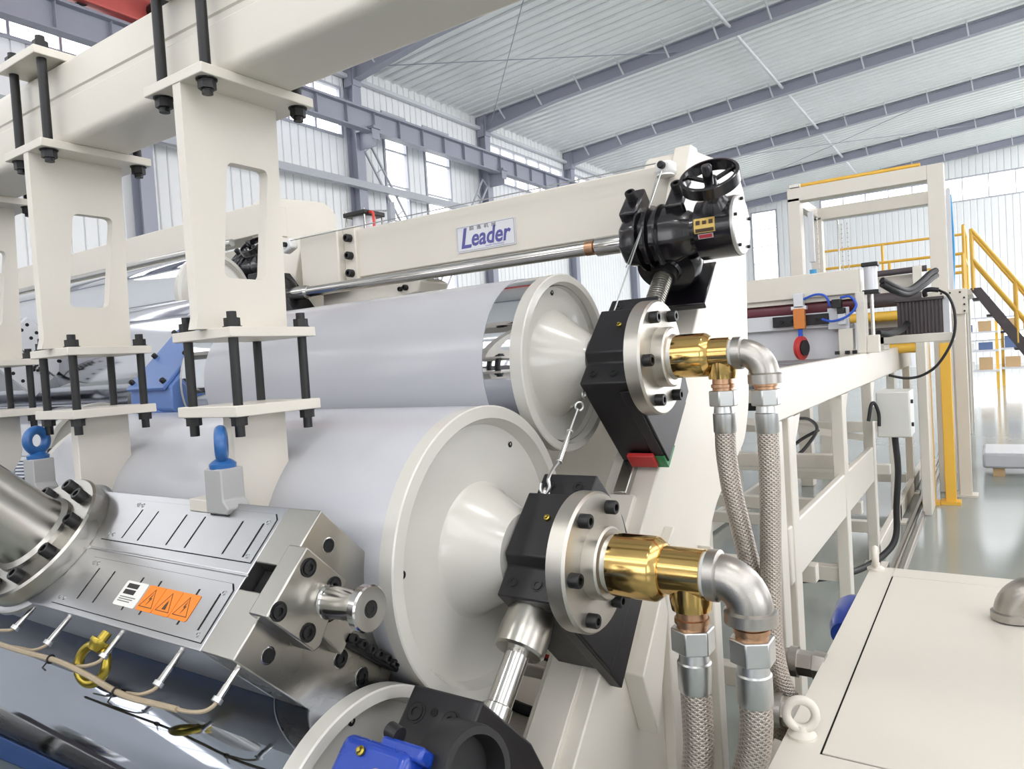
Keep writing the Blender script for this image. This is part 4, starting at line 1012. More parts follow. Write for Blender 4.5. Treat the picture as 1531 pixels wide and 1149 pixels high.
MB().lathe(e2_ + Vector((0, 0, -.05)), VZ, [(0, RH * 1.1), (.04, RH * 1.1), (.05, RH * .9), (.06, RH * .9)], 24).obj('ferrule', 'nut_steel', t)
t, _ = hose([e1_ + Vector((0, 0, -.03)), e1_ + Vector((-.01, 0, -.08)), e1_ + Vector((-.06, .03, -.13)), e1_ + Vector((-.1, .06, -.22))], RH, 'braided hose hanging from the farther elbow on the cabinet side')
MB().lathe(e1_ + Vector((0, 0, -.04)), VZ, [(0, RH * 1.1), (.04, RH * 1.1), (.05, RH * .9), (.06, RH * .9)], 24).obj('ferrule', 'nut_steel', t)
pm_ = thing('pump_motor', 'dark navy pump motor beside the temperature cabinet pipes', 'pump', (-.52, 1.98, FL))
MB().lathe((-.52, 1.98, -1.02), VZ, [(-.06, .055), (0, .06), (.005, .065), (.02, .065), (.025, .058), (.07, .056), (.085, .04), (.085, 0)], 28).obj('motor', 'black_gloss', pm_)
MB().cyl((-.52, 1.98, FL), (-.52, 1.98, -1.08), .03, seg=16).obj('stand', 'cast_steel', pm_)
MB().cyl((-.51, 1.90, -.99), (-.42, 1.86, -.945), .026, seg=18).obj('outlet', 'cast_steel', pm_)
MB().torus((-.455, 1.876, -.963), Vector((.09, -.04, .045)), .026, .006, 20, 8).obj('gasket', 'copper_thread', pm_)
sp_ = thing('drain_pipe', 'cream painted sloping drain pipe at the near corner of the temperature cabinet', 'pipe', (-.45, 1.5, FL))
MB().cyl((-.42, 1.64, -.90), (-.47, 1.50, -1.06), .024, seg=18).obj('tube', 'cream_paint', sp_)
MB().lathe((-.47, 1.50, -1.10), Vector((-.6, -.75, 0)), [(-.05, .04), (.0, .046), (.02, .046), (.03, .03)], 24).obj('valve', 'cast_steel', sp_)
MB().cyl((-.47, 1.50, FL), (-.47, 1.50, -1.08), .02, seg=14).obj('riser', 'cast_steel', sp_)
bp = thing('blue_pump', 'blue pump casing peeking out behind the left side of the temperature cabinet', 'pump', (-.42, 2.6, FL))
MB().lathe((-.43, 2.50, -.96), Vector((0, 1, .2)), [(0, .02), (.0, .045), (.04, .055), (.16, .055), (.2, .04), (.2, 0)], 28).obj('casing', 'deep_blue', bp)
MB().box(-.47, -.41, 2.54, 2.66, FL, -1.0).obj('pedestal', 'deep_blue', bp, bevel=.01)

# ================================================================== conveyor frame behind the calender
cv_ = thing('roller_conveyor', 'long cream conveyor frame running away behind the calender', 'conveyor', (-1.5, 6, FL))
XO = -.77
for s, (xa, xb) in enumerate(((XO - .05, XO), (-2.30, -2.25))):
    MB().box(xa, xb, 3.08, 9.2, -.335, -.11).obj('top_rail', 'cream_paint', cv_, bevel=.008)
    MB().box(xa + .006, xb - .006, 3.30, 6.1, -1.08, -.82).obj('middle_rail', 'cream_paint', cv_, bevel=.008)
    for y in (3.18, 3.42, 4.80, 6.05, 7.6, 9.05):
        MB().box(xa - .02, xb + .0, y - .06, y + .06, FL + .02, -.335).obj('leg', 'cream_paint', cv_, bevel=.006)
        MB().box(xa - .06, xb + .05, y - .1, y + .1, FL, FL + .02).obj('foot_plate', 'cream_paint', cv_)
    for y in (3.52, 4.9, 6.15):
        MB().prism_x([(y, -.34), (y + .12, -.34), (y, -.46)], xa + .01, xb - .01).obj('gusset', 'cream_paint', cv_)
    MB().box(xa, xb, 6.05, 10.5, FL + .02, FL + .17).obj('base_rail', 'cream_paint', cv_, bevel=.006)
for y, z in ((3.25, -1.5), (4.0, -1.22), (4.8, -1.45), (5.6, -1.2), (6.3, -1.5), (7.3, -1.2), (8.6, -1.5), (4.4, -.30), (5.3, -.30), (6.6, -.30), (8.0, -.30), (5.0, -.78), (7.0, -.78)):
    MB().box(-2.26, XO - .04, y - .04, y + .04, z - .045, z + .045).obj('crossbar', 'cream_paint', cv_, bevel=.004)
MB().bar((-2.2, 5.0, -.4), (-.85, 6.0, -.75), .05, .05).obj('diagonal_strut', 'cream_paint', cv_)
rl = []
for k in range(9):
    y = 3.5 + k * .62
    r = thing('conveyor_roller', 'steel conveyor roller, number %s counted from the calender' % ['one', 'two', 'three', 'four', 'five', 'six', 'seven', 'eight', 'nine'][k], 'roller', (-1.5, y, -.08), 'conveyor rollers')
    r['label'] = 'steel conveyor roller inside the long cream frame, %s from the calender' % ['first', 'second', 'third', 'fourth', 'fifth', 'sixth', 'seventh', 'eighth', 'ninth'][k]
    MB().cyl((-2.24, y, -.17), (XO - .055, y, -.17), .045, seg=24).obj('shell', 'dull_chrome', r)
    for x in (-2.26, XO - .05): MB().cyl((x, y, -.17), (x + .02 * (1 if x < -1 else -1), y, -.17), .02, seg=12).obj('bearing', 'black_oxide', r)
jb = thing('junction_box', 'light grey electrical box on the side of the conveyor frame', 'electrical box', (-.6, 5.8, -.7))
MB().box(-.70, -.49, 5.65, 5.95, -.705, -.385).obj('case', 'grey_cabinet', jb, bevel=.006)
MB().box(-.695, -.495, 5.638, 5.652, -.70, -.39).obj('door', 'grey_cabinet', jb, bevel=.004)
MB().box(-.77, -.70, 5.75, 5.85, -.6, -.5).obj('bracket', 'grey_cabinet', jb)
for z in (-.46, -.62): MB().cyl((-.492, 5.72, z), (-.475, 5.72, z), .014, seg=12).obj('latch', 'black_oxide', jb)
MB().lathe((-.60, 5.75, -.705), -VZ, [(0, .022), (.03, .022), (.03, .012)], 14).obj('gland', 'black_rubber', jb)
ch = MB().tube(bezier([(-.60, 5.75, -.73), (-.59, 5.75, -.95), (-.61, 5.75, -1.2), (-.62, 5.72, -1.42), (-.68, 5.6, -1.52), (-.80, 5.3, -1.56), (-.95, 4.9, -1.52), (-1.2, 4.5, -1.46)], 8), .022, 10).obj('black_conduit', 'black_rubber'); tag(ch, 'thick black conduit dropping from the grey box and along the floor', 'conduit')
cl_ = MB().tube(bezier([(-1.35, 6.2, -.62), (-1.2, 5.9, -.60), (-1.05, 5.4, -.62), (-1.08, 5.1, -.72), (-1.18, 5.1, -.80), (-1.25, 5.3, -.80), (-1.2, 5.5, -.72), (-1.1, 5.7, -.66)], 8), .012, 8).obj('loose_cable', 'black_rubber'); tag(cl_, 'black cable looped inside the conveyor frame', 'cable')
cl2 = MB().tube(bezier([(-.74, 5.55, -.58), (-.72, 5.56, -.47), (-.70, 5.58, -.46), (-.68, 5.6, -.53), (-.68, 5.6, -.62)], 8), .012, 8).obj('loose_cable', 'black_rubber'); tag(cl2, 'short black cable loop above the rail left of the grey box', 'cable')
ul = thing('unwind_arm', 'cream arm disc with a black cylinder inside the conveyor frame', 'arm', (-1.6, 6.8, -.8))
MB().lathe((-1.55, 6.8, -.62), VX, [(-.01, .20), (.02, .20), (.02, .05), (.05, .04), (.05, 0)], 36).obj('disc', 'cream_paint', ul)
MB().box(-1.95, -1.60, 6.7, 6.9, -.60, -.50).obj('cylinder', 'black_oxide', ul, bevel=.01)
MB().box(-1.6, -1.55, 6.74, 6.86, -1.2, -.5).obj('post', 'cream_paint', ul)
# floor track beside the conveyor
for k, x in enumerate((-.68, -.615)):
    o = thing('floor_rail', ['steel floor rail beside the conveyor, inner of the pair', 'steel floor rail beside the conveyor, outer of the pair'][k], 'rail', (x, 9, FL), 'floor rails')
    MB().box(x - .012, x + .012, 5.4, 13.0, FL + .008, FL + .04).obj('head', 'cast_steel', o)
    MB().box(x - .025, x + .025, 5.4, 13.0, FL, FL + .008).obj('foot', 'cast_steel', o)
wc = thing('wheel_carriage', 'small wheel carriage standing on the floor rails', 'carriage', (-.64, 9.3, FL))
MB().box(-.70, -.60, 9.0, 9.7, FL + .16, FL + .3).obj('body', 'cream_paint', wc, bevel=.01)
for y in (9.15, 9.55): MB().cyl((-.69, y, FL + .12), (-.605, y, FL + .12), .08, seg=20).obj('wheel', 'black_oxide', wc)

# ================================================================== edge cutting station on the conveyor
YC = 5.9
ct = thing('cutting_station', 'cream edge cutting station with a maroon roller cover across the conveyor', 'cutting station', (-1.5, YC, -.11))
MB().box(-2.25, -.80, YC, YC + .22, .335, .515).obj('beam', 'cream_paint', ct, bevel=.006)
MB().box(-2.25, -.84, YC + .03, YC + .15, .30, .337).obj('inset_strip', 'cream_paint', ct)  # cream strip set back under the beam
MB().box(-2.25, -.86, YC + .05, YC + .2, -.14, .12).obj('apron', 'light_grey_paint', ct, bevel=.004)
MB().box(-2.25, -.94, YC + .0, YC + .06, .10, .215).obj('guide_bar', 'light_grey_paint', ct, bevel=.004)
MB().box(-1.43, -1.02, YC - .03, YC, .125, .205).obj('slide_rail', 'black_block', ct, bevel=.003)
for x in (-1.36, -1.28, -1.10): screw(ct, (x, YC - .03, .165), -VY, .012)
MB().box(-2.24, -.86, YC + .06, YC + .2, -.16, -.14).obj('lower_edge', 'black_oxide', ct)
mr_ = thing('maroon_roller', 'maroon rubber roller under the beam of the cutting station', 'roller', (-1.5, YC + .1, .2))
MB().cyl((-2.24, YC + .12, .265), (-.83, YC + .12, .265), .062, seg=32).obj('sleeve', 'maroon', mr_)
MB().cyl((-.83, YC + .12, .265), (-.79, YC + .12, .265), .02, seg=14).obj('shaft', 'polished_steel', mr_)
kn_ = thing('slitting_knife', 'orange knife holder with a round red blade hanging from the cutting station', 'knife', (-1.22, YC - .06, -.1))
MB().box(-1.262, -1.182, YC - .09, YC - .03, .10, .255).obj('holder', 'orange_paint', kn_, bevel=.004)
MB().box(-1.26, -1.19, YC - .07, YC - .0, .26, .37).obj('air_cylinder', 'plate_silver', kn_, bevel=.004)
MB().box(-1.28, -1.17, YC - .07, YC - .01, .245, .275).obj('clamp', 'plate_silver', kn_, bevel=.004)
MB().lathe((-1.215, YC - .08, -.045), Vector((1, -.35, 0)), [(-.012, .086), (-.012, .09), (.012, .09), (.012, .07), (.02, .06), (.02, .02)], 32).obj('blade_guard', 'red_paint', kn_)
MB().lathe((-1.195, YC - .085, -.045), Vector((1, -.35, 0)), [(0, .06), (.012, .06), (.012, 0)], 28).obj('blade', 'black_block', kn_)
MB().box(-1.235, -1.205, YC - .075, YC - .045, .03, .11).obj('stem', 'cable_blue', kn_)
for k, pts in enumerate(([(-1.20, YC - .05, .32), (-1.1, YC - .06, .35), (-1.03, YC - .06, .33), (-1.0, YC - .06, .25)], [(-1.06, YC - .07, .16), (-.98, YC - .1, .14), (-.88, YC - .1, .17), (-.82, YC - .09, .24), (-.86, YC - .07, .31), (-.93, YC - .06, .31)])):
    tag(MB().tube(bezier(pts, 8), .009, 8).obj('air_tube', 'cable_blue'), ['blue air tube arching from the orange knife holder', 'blue air tube curling round the valve on the cutting station'][k], 'air tube', 'blue air tubes')
vb = thing('valve_block', 'white valve block with black coils on the cutting station', 'valve', (-.92, YC - .05, -.1))
MB().box(-1.03, -.88, YC - .02, YC + .0, .08, .24).obj('plate', 'plate_silver', vb, bevel=.003)
MB().box(-.95, -.90, YC - .09, YC - .02, .11, .235).obj('manifold', 'plate_silver', vb, bevel=.004)
MB().box(-.985, -.92, YC - .1, YC - .03, .235, .30).obj('coil', 'black_oxide', vb, bevel=.004)
MB().box(-.95, -.90, YC - .1, YC - .03, .19, .235).obj('coil', 'black_oxide', vb, bevel=.004)
sp2 = thing('support_post', 'cream support post with black feet under the cutting station', 'post', (-.88, YC, -.11))
MB().box(-.96, -.86, YC - .03, YC + .05, -.13, .08).obj('column', 'cream_paint', sp2, bevel=.004)
MB().box(-.83, -.77, YC - .05, YC + .1, -.11, .34).obj('end_post', 'cream_paint', sp2, bevel=.004)
for x in (-.97, -.90, -.85): MB().box(x - .015, x + .015, YC - .06, YC - .03, -.11, -.085).obj('foot_screw', 'black_oxide', sp2)
lc = thing('lift_cylinder', 'upright pneumatic cylinder with black end caps beside the cutting station', 'cylinder', (-.72, YC, 0))
MB().cyl((-.73, YC + .02, .34), (-.73, YC + .02, .52), .045, seg=24).obj('barrel', 'plate_silver', lc)
for z in (.52, .32): MB().box(-.785, -.675, YC - .035, YC + .075, z, z + .03).obj('end_cap', 'black_oxide', lc, bevel=.006)
MB().cyl((-.73, YC + .02, .0), (-.73, YC + .02, .32), .013, seg=12).obj('piston_rod', 'polished_steel', lc)
MB().box(-.77, -.69, YC - .03, YC + .07, -.11, .02).obj('clevis', 'cream_paint', lc, bevel=.004)
for k, pts in enumerate(([(-.70, 6.3, .44), (-.62, 6.4, .38), (-.55, 6.6, .36), (-.48, 6.8, .42), (-.42, 7.0, .50), (-.38, 7.1, .53)], [(-.70, 6.3, .41), (-.62, 6.4, .35), (-.55, 6.6, .33), (-.47, 6.8, .39), (-.41, 7.0, .46), (-.38, 7.1, .49)], [(-.74, 6.3, .03), (-.68, 6.4, .02), (-.62, 6.7, .05), (-.60, 7.0, .10)])):
    tag(MB().tube(bezier(pts, 8), .026, 10).obj('corrugated_hose', 'black_rubber'), ['black corrugated hose sagging above the pleated box, upper of the pair', 'black corrugated hose sagging above the pleated box, lower of the pair', 'black corrugated hose curving into the left of the pleated box'][k], 'hose', 'black corrugated hoses')
# pleated dark box on a bracket
bx = thing('pleated_box', 'dark pleated box on a cream bracket beyond the conveyor', 'box', (-.5, 7.0, -.0))
MB().box(-.672, -.335, 7.0, 7.3, .008, .285).obj('body', 'bellows', bx)
for k in range(12): MB().box(-.665 + k * .0275, -.649 + k * .0275, 6.988, 7.0, .01, .283).obj('pleat', 'bellows', bx, bevel=.003)
MB().box(-.685, -.325, 6.975, 7.31, .285, .31).obj('lid', 'bellows', bx, bevel=.004)
MB().box(-.335, -.29, 7.0, 7.3, .008, .30).obj('end_plate', 'light_grey_paint', bx)
MB().tube(bezier([(-.46, 7.02, .32), (-.46, 7.0, .36), (-.42, 7.0, .37), (-.36, 7.0, .36)], 6), .02, 8).obj('cable_gland', 'black_rubber', bx)
bk = thing('bracket_shelf', 'cream bracket shelf carrying the pleated box', 'shelf', (-.5, 7.1, -.06))
MB().box(-.82, -.27, 6.97, 7.35, -.065, .006).obj('tray', 'cream_paint', bk, bevel=.006)
MB().box(-.82, -.78, 6.97, 7.35, -.11, .0).obj('hinge_block', 'cream_paint', bk)
gc = MB().tube(bezier([(-.36, 7.02, .36), (-.29, 6.95, .30), (-.25, 6.93, .15), (-.27, 6.93, -.05), (-.38, 6.93, -.25), (-.5, 6.93, -.34), (-.62, 6.93, -.36), (-.75, 6.93, -.33)], 8), .011, 8).obj('hanging_cable', 'black_rubber'); tag(gc, 'dark cable hanging in a curve below the pleated box', 'cable')

# ================================================================== portal frame, posts, platform and stairs
pt = thing('portal_frame', 'pale cream portal frame with a yellow bar on top, far right', 'portal', (-1.2, 9.9, FL))
for y0, y1, zt in ((9.2, 9.38, 1.84), (10.5, 10.65, 1.78)):
    MB().box(-2.00, -1.86, y0, y1, FL, zt - .12).obj('post', 'cream_paint', pt, bevel=.006); MB().box(-.54, -.38, y0, y1, FL, zt - .0).obj('post', 'cream_paint', pt, bevel=.006)
    MB().box(-2.00, -.54, y0, y1, zt - .16, zt).obj('lintel', 'cream_paint', pt, bevel=.006)
for x in (-1.93, -.46): MB().box(x - .05, x + .05, 9.38, 10.5, 1.64, 1.76).obj('side_beam', 'cream_paint', pt)
MB().cyl((-1.85, 9.25, 1.865), (-.60, 9.25, 1.865), .022, seg=14).obj('yellow_bar', 'yellow_paint', pt)
MB().box(-1.97, -1.86, 9.2, 9.3, 1.85, 1.885).obj('bar_bracket', 'cast_steel', pt)
MB().box(-1.80, -1.74, 9.3, 9.36, .95, 1.55).obj('counterweight', 'light_grey_paint', pt, bevel=.005)
MB().cyl((-1.77, 9.33, .35), (-1.77, 9.33, .86), .04, seg=18).obj('blue_cylinder', 'sky_blue', pt)
def chain(x, y, z0, z1, nm='chain'):
    mb = MB(); z = z0; k = 0
    while z < z1:
        mb.obox((x, y, z), VX * (.008 if k % 2 else .004), VY * .004, VZ * .012); z += .03; k += 1
    o = mb.obj(nm, 'cast_steel', pt, smooth=0); o['kind'] = 'stuff'
chain(-1.70, 9.33, .35, 1.60); chain(-1.62, 10.52, .35, 1.55); chain(-1.55, 10.52, .35, 1.55)
MB().cyl((-1.66, 10.5, .35), (-1.66, 10.5, 1.6), .012, seg=8).obj('guide_rod', 'polished_steel', pt)
MB().tube(bezier([(-.33, 9.3, 1.5), (-.32, 9.3, .9), (-.34, 9.3, .4), (-.33, 9.3, .25)], 6), .012, 8).obj('air_tube', 'sky_blue', pt)
MB().box(-.37, -.33, 9.22, 9.3, FL, 1.55).obj('cable_duct', 'light_grey_paint', pt)
po = thing('cream_post', 'cream steel post with a bolted bracket plate right of the portal', 'post', (-.29, 9.0, FL))
MB().box(-.345, -.232, 9.0, 9.12, FL, .30).obj('shaft', 'cream_paint', po, bevel=.004)
br_ = MB().prism_y([(-.48, .455), (-.205, .455), (-.205, .19), (-.345, .19), (-.42, .31), (-.48, .33)], 8.975, 9.0).obj('bracket_plate', 'cream_paint', po, bevel=.003)
for x, z in ((-.44, .42), (-.36, .42), (-.27, .42), (-.235, .36), (-.235, .29), (-.235, .22)): screw(br_, (x, 8.975, z), -VY, .009)
MB().box(-.40, -.18, 8.95, 9.17, FL, FL + .02).obj('base_plate', 'cream_paint', po)
for k, (x0, x1, y) in enumerate(((-.63, -.54, 8.5), (-.456, -.36, 8.55))):
    yp = thing('yellow_column', ['yellow machine column below the pleated box, left one', 'yellow machine column below the pleated box, right one'][k], 'column', ((x0 + x1) / 2, y, FL), 'yellow machine columns')
    MB().box(x0, x1, y, y + .1, FL, -.1).obj('shaft', 'yellow_paint', yp, bevel=.006); MB().box(x0 - .04, x1 + .04, y - .04, y + .14, FL, FL + .03).obj('foot', 'yellow_paint', yp)
hb = thing('puller_unit', 'pale puller unit with dark and yellow rollers inside the portal', 'puller', (-1.1, 8.2, FL))
MB().box(-1.9, -.62, 8.1, 8.4, -.02, .16).obj('upper_beam', 'cream_paint', hb, bevel=.01)
MB().cyl((-1.9, 8.0, .36), (-.55, 8.0, .36), .07, seg=24).obj('roller', 'bellows', hb)
MB().cyl((-1.9, 8.0, .20), (-.55, 8.0, .20), .05, seg=24).obj('yellow_roller', 'yellow_paint', hb)
MB().cyl((-1.9, 8.0, .02), (-.55, 8.0, .02), .07, seg=24).obj('roller', 'bellows', hb)
MB().cyl((-1.9, 8.0, -.12), (-.55, 8.0, -.12), .05, seg=24).obj('yellow_roller', 'yellow_paint', hb)
MB().box(-1.9, -.6, 8.1, 8.25, .42, .60).obj('nameboard', 'cream_paint', hb, bevel=.01)
MB().cyl((-1.0, 8.0, .62), (-.5, 8.0, .63), .03, seg=14).obj('guide_roller', 'bellows', hb)
for x in (-1.92, -.58): MB().box(x - .04, x + .04, 7.95, 8.45, FL, .66).obj('side_plate', 'cream_paint', hb, bevel=.006)
# yellow railings
def railing(pts, label, zs, posts=True, down=None):
    t = thing('railing', label, 'railing', (pts[0][0], pts[0][1], (down if down is not None else FL)), 'yellow railings')
    for dz in zs:
        MB().tube([(x, y, z + dz) for x, y, z in pts], .025, 8).obj('rail', 'yellow_paint', t)
    for x, y, z in pts:
        MB().cyl((x, y, z + min(0, min(zs)) - (.45 if down is None else 0)), (x, y, z + max(zs)), .025, seg=8).obj('rail_post', 'yellow_paint', t)
    return t
pf_ = thing('platform', 'raised grey platform behind the portal carrying the yellow railings', 'platform', (-1.5, 15.5, FL))
MB().box(-3.2, -.25, 14.6, 16.6, .62, .72).obj('deck', 'cream_paint', pf_, bevel=.01)
for x in (-3.1, -.4):
    for y in (14.7, 16.5): MB().box(x - .06, x + .06, y - .06, y + .06, FL, .62).obj('leg', 'cream_paint', pf_)
railing([(-2.9, 16.5, .72), (-1.8, 16.5, .72), (-.36, 16.5, .72)], 'yellow railing along the back of the raised platform', (.55, 1.15), down=.72)
railing([(-2.6, 14.7, .72), (-1.5, 14.7, .72), (-.38, 14.7, .72)], 'yellow railing along the front of the raised platform', (.3, .62), down=.72)
railing([(-2.7, 14.7, .72), (-2.9, 16.5, .72)], 'short yellow end railing on the left of the raised platform', (.3, .62), down=.72)
railing([(-.36, 14.75, .72), (-.36, 16.4, .72)], 'yellow end railing at the head of the stairs', (.55, 1.1), down=.72)
st_ = thing('stairs', 'steep dark stringer stairs with yellow handrails going down to the right', 'stairs', (.6, 13, FL))
sx0, sz0, sx1, sz1 = -.22, .62, 1.30, FL
for y in (13.0, 13.75):
    MB().prism_y([(sx0 - .04, sz0 + .03), (sx0 + .10, sz0 + .03), (sx1 + .12, sz1), (sx1 - .10, sz1)], y, y + .05).obj('stringer', 'bellows', st_)
n = 9
for i in range(n):
    f = (i + .5) / n; x = sx0 + (sx1 - sx0) * f; z = sz0 + (sz1 - sz0) * f
    MB().box(x - .1, x + .12, 13.05, 13.75, z - .015, z + .015).obj('tread', 'bellows', st_)
for y in (13.02, 13.78):
    for dz in (.48, .92):
        MB().tube([(sx0 - .0, y, sz0 + dz), (sx1, y, sz1 + dz)], .026, 8).obj('handrail', 'yellow_paint', st_)
    for f in (0.0, .35, .75):
        x = sx0 + (sx1 - sx0) * f; z = sz0 + (sz1 - sz0) * f; MB().cyl((x, y, z), (x, y, z + .92), .024, seg=8).obj('handrail_post', 'yellow_paint', st_)
# storage at the far end
for k in range(3):
    x = -.9 + k * 1.15; y = 26.0 + k * 1.4
    r = thing('storage_rack', 'yellow storage rack with boxed goods by the end wall, %s' % ['left of three', 'middle of three', 'right of three'][k], 'rack', (x, y, FL), 'storage racks')
    for dx in (0, 1.0):
        MB().box(x + dx - .04, x + dx + .04, y - .04, y + .04, FL, .55).obj('upright', 'yellow_paint', r)
    for z in (-1.2, -.6, -.05): MB().box(x - .04, x + 1.04, y - .3, y + .3, z - .03, z + .03).obj('shelf', 'light_grey_paint', r)
    for z in (-1.2, -.6, -.05):
        for j in range(2):
            w_ = .34 + .08 * random.random(); h_ = .2 + .2 * random.random(); xx = x + .06 + j * .48
            tag(MB().box(xx, xx + w_, y - .2, y + .15, z + .03, z + .03 + h_).obj('carton', random.choice(['cardboard', 'cloth_blue', 'concrete_white']), bevel=.004), '%s carton on the %s shelf of the %s storage rack' % (['left', 'right'][j], {-1.2: 'bottom', -.6: 'middle', -.05: 'top'}[z], ['left', 'middle', 'right'][k]), 'carton', 'cartons on the storage racks')
pal = thing('stand_in_pallet', 'low stand-in pallet load in pale film for a blurred band on the floor right of the conveyor', 'pallet', (.7, 10.8, FL))  # stand-in load added where the floor has a pale smeared band
MB().box(-.15, 2.2, 10.3, 11.2, FL + .1, FL + .28).obj('load', 'film', pal, bevel=.03)
for x in (-.05, .95, 1.95): MB().box(x, x + .12, 10.35, 11.15, FL, FL + .1).obj('runner', 'cardboard', pal)

# ================================================================== things under and behind the blocks
bs = thing('base_frame', 'cream base plate between the calender side frames', 'base', (-1.7, 1.6, FL))
MB().prism_x([(1.15, -1.42), (1.80, -1.14), (2.2, -1.14), (2.2, FL), (1.15, FL)], -2.66, -.95).obj('cross_member', 'cream_paint', bs, bevel=.006)
MB().cyl((-1.06, 1.70, -1.16), (-1.06, 1.68, -1.06), .03, seg=20).obj('stud', 'polished_steel', bs)
tr = MB().cyl((-1.9, 1.95, -1.02), (-.96, 1.95, -1.02), .02, seg=16).obj('guide_tube', 'cream_paint'); tag(tr, 'pale tube crossing behind the locking pin', 'tube')
for k, (m_, pts, r) in enumerate((('black_rubber', [(-1.5, 1.9, -.95), (-1.25, 1.88, -.86), (-1.08, 1.86, -.87), (-1.0, 1.86, -.96), (-1.02, 1.88, -1.08)], .014), ('black_rubber', [(-1.6, 1.92, -1.06), (-1.35, 1.9, -1.12), (-1.1, 1.88, -1.12), (-.98, 1.88, -1.06)], .018), ('cable_red', [(-1.4, 1.9, -.93), (-1.15, 1.88, -.93), (-.99, 1.87, -.97)], .006), ('cable_blue', [(-1.12, 1.86, -1.04), (-1.03, 1.86, -.96), (-.97, 1.86, -.89)], .006), ('black_rubber', [(-1.5, 1.93, -.99), (-1.25, 1.92, -.95), (-1.1, 1.91, -.98), (-.98, 1.9, -1.06)], .010))):
    tag(MB().tube(bezier(pts, 8), r, 10).obj('cable', m_), ['black cable arching behind the locking pin', 'thick black cable lying under the pale tube', 'red cable behind the locking pin', 'thin blue cable crossing behind the locking pin', 'thin black cable beside the red one'][k], 'cable', 'cables behind the locking pin')
bpn = thing('back_panel', 'cream guard panel standing behind the rolls near the upper block', 'panel', (-1.5, 2.9, FL))
MB().box(-2.6, -1.0, 2.9, 2.94, FL, -.18).obj('sheet', 'cream_paint', bpn, bevel=.004)

# ================================================================== the neighbouring line
T2 = Vector((-3.2, .90, .55))
TR = Vector((-2.92, .90, .53)); TG = Vector((-3.2, .90, .34)); TD = Vector((-3.22, .86, .66))
roll(TR, A_UP, R_UP, -1.0, -4.6, [('chrome_face', -4.55, -1.02, 'chrome', 0)], 'bare chrome upper roll of the neighbouring line behind the hangers')
roll(TR, A_MID, R_MID, -.2, -4.6, [('chrome_face', -4.55, -.22, 'dull_chrome', 0)], 'bare chrome middle roll of the neighbouring line behind the hangers', screws=False, cap_mat='dull_chrome')
roll(TR, A_LOW, R_LOW, -.78, -4.6, [('chrome_face', -4.55, -.80, 'dull_chrome', 0)], 'bare chrome lower roll of the neighbouring line at the left edge', screws=False)
gearbox(TG, 'black gearbox and handwheel of the neighbouring line seen through the near hanger window', '', False)
x2 = crossbeam(T2, -4.9, -.83, 'cream crossbeam of the neighbouring line seen between the hangers', False)
MB().box(-4.9 + T2.x, -.95 + T2.x, 2.30 + T2.y, 2.45 + T2.y, .22 + T2.z, .34 + T2.z).obj('lower_beam', 'cream_paint', x2, bevel=.006)
tag(MB().cyl(Vector((-4.9, SY, SZ)) + T2, Vector((-1.0, SY, SZ)) + T2, .024, seg=16).obj('connecting_shaft', 'polished_steel'), 'steel connecting shaft of the neighbouring line', 'shaft')
side_frame(T2, -.95, -.84, 'cream side frame of the neighbouring line behind the near hanger', True)
d2 = thing('sheet_die', 'pale die end plate with many bolt holes, neighbouring line at the left edge', 'die', D(.325, 1.0, -1.9) + TD)
tp = [Vector(D(a, c, 0)) + TD for a, c in ((.175, CR), (.474, CR), (.474, 1.10), (.33, 1.225), (.30, 1.225), (.175, 1.10))]
MB().prism_x([(p.y, p.z) for p in tp], -2.6 + TD.x, -1.085 + TD.x).obj('body', 'brushed_steel', d2, bevel=.003)
def d2p(a, c, x): return D(a, c, x) + TD
def plate2(a0, a1, c0, c1, nm):
    ps = [d2p(a, c, 0) for a, c in ((a0, c0), (a1, c0), (a1, c1), (a0, c1))]
    return MB().prism_x([(p.y, p.z) for p in ps], -1.085 + TD.x, -1.05 + TD.x).obj(nm, 'light_grey_paint', d2, bevel=.003)
pa = plate2(.325, .474, CR, 1.16, 'upper_end_plate'); pb = plate2(.175, .318, CR, 1.16, 'lower_end_plate')
for a in (.36, .40, .44, .20, .24, .28):
    for c in (.88, .94, 1.0, 1.06, 1.12):
        if (round(a * 100) + round(c * 100)) % 3 != 1: inst('bolt_hole', HOLE, pa if a > .32 else pb, d2p(a, c, -1.0495), VX, scale=(.0085, .0085, .01))
for k in range(7): screw(pb, d2p(.307 - .0 * k, .98 + .024 * k, -1.052), VX, .008, 'lip_screw'); screw(pb, d2p(.29, .98 + .024 * k, -1.052), VX, .008, 'lip_screw')
lb2 = MB()
for k in range(34): lb2.cyl(d2p(.33, 1.20, -1.12 - k * .04), d2p(.36, 1.19, -1.12 - k * .04), .010, seg=8)
o = lb2.obj('lip_bolt_row', 'light_grey_paint', d2); o['kind'] = 'stuff'
ht = thing('finned_heater', 'ribbed steel heater cover beside the blue lifting eye, left edge', 'heater', (-2.6, 1.2, -.35))
for k in range(6): 
    p = at(30, 688 + k * 5, X=-3.1); q_ = at(100, 686 + k * 5.4, X=-2.75); MB().cyl(p, q_, .017, seg=12).obj('fin', 'dull_chrome', ht)

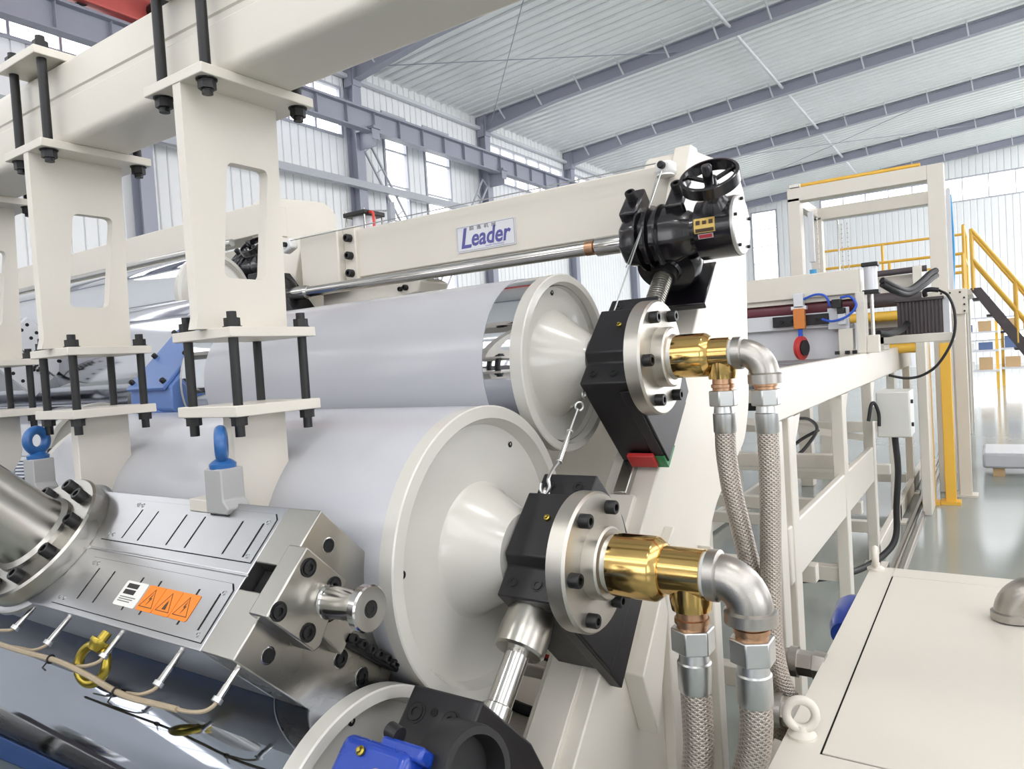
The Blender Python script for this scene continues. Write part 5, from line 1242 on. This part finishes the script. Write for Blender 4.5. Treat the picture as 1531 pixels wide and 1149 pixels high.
# ================================================================== upstream of the dies, added out of view to darken reflections in the chrome rolls
def extruder(x, y, label):
    t = thing('extruder', label, 'extruder', (x, y, FL), 'extruders')
    MB().box(x - .55, x + .55, y - 5.2, y - .6, FL, FL + .55).obj('base', 'machine_blue', t, bevel=.02)
    for k in range(5):
        MB().box(x - .36, x + .36, y - 3.6 + k * .58, y - 3.06 + k * .58, FL + .62, FL + 1.28).obj('barrel_cover', 'ground_steel', t, bevel=.04)
    MB().box(x - .5, x + .5, y - 5.0, y - 3.8, FL + .55, FL + 1.5).obj('gear_case', 'hall_grey', t, bevel=.03)
    MB().lathe((x, y - 3.4, FL + 1.3), VZ, [(0, .12), (.35, .14), (.9, .45), (1.3, .45)], 32).obj('hopper', 'polished_steel', t)
    MB().cyl((x, y - 5.2, FL + 1.0), (x, y - 6.2, FL + 1.0), .34, seg=28).obj('motor', 'deep_blue', t)
    MB().box(x + .55, x + .8, y - 4.4, y - 2.2, FL, FL + 1.9).obj('control_panel', 'bellows', t, bevel=.02)
extruder(-1.93, -.4, 'blue and steel extruder feeding the near die, behind the photographer on the left')
extruder(-5.1, .2, 'blue and steel extruder feeding the neighbouring die, left out of the picture')
extruder(-9.0, -.5, 'added blue and steel extruder, there only to be mirrored, far left out of the picture')
# ------------------------------------------------------------------ fill lamps added out of view under the roof
for i, (x, y) in enumerate(FILL_LAMPS):
    z = roof_z(x) - 1.3
    where = ['over the near left of the hall', 'over the rolls', 'over the middle of the long wall', 'behind the photographer', 'over the temperature unit', 'over the conveyor', 'over the yellow stairs', 'over the far corner'][i]
    t = thing('fill_lamp', 'round white fill lamp added out of view under the roof %s' % where, 'lamp', (x, y, z), 'added fill lamps')
    MB().lathe((x, y, z), VZ, [(0, .36), (.02, .37), (.2, .16), (.34, .12), (.36, 0)], 24).obj('shade', 'light_grey_paint', t)
    MB().cyl((x, y, z + .36), (x, y, roof_z(x)), .012, seg=6).obj('hanger_rod', 'rail_grey', t)
    ld = bpy.data.lights.new('lamp_light', 'AREA'); ld.shape = 'DISK'; ld.size = .7; ld.energy = FILL_LAMP_POWER; ld.color = (1, .98, .95)
    lo = bpy.data.objects.new('lamp_light', ld); col.objects.link(lo); lo.parent = t; lo.location = (0, 0, -.02)
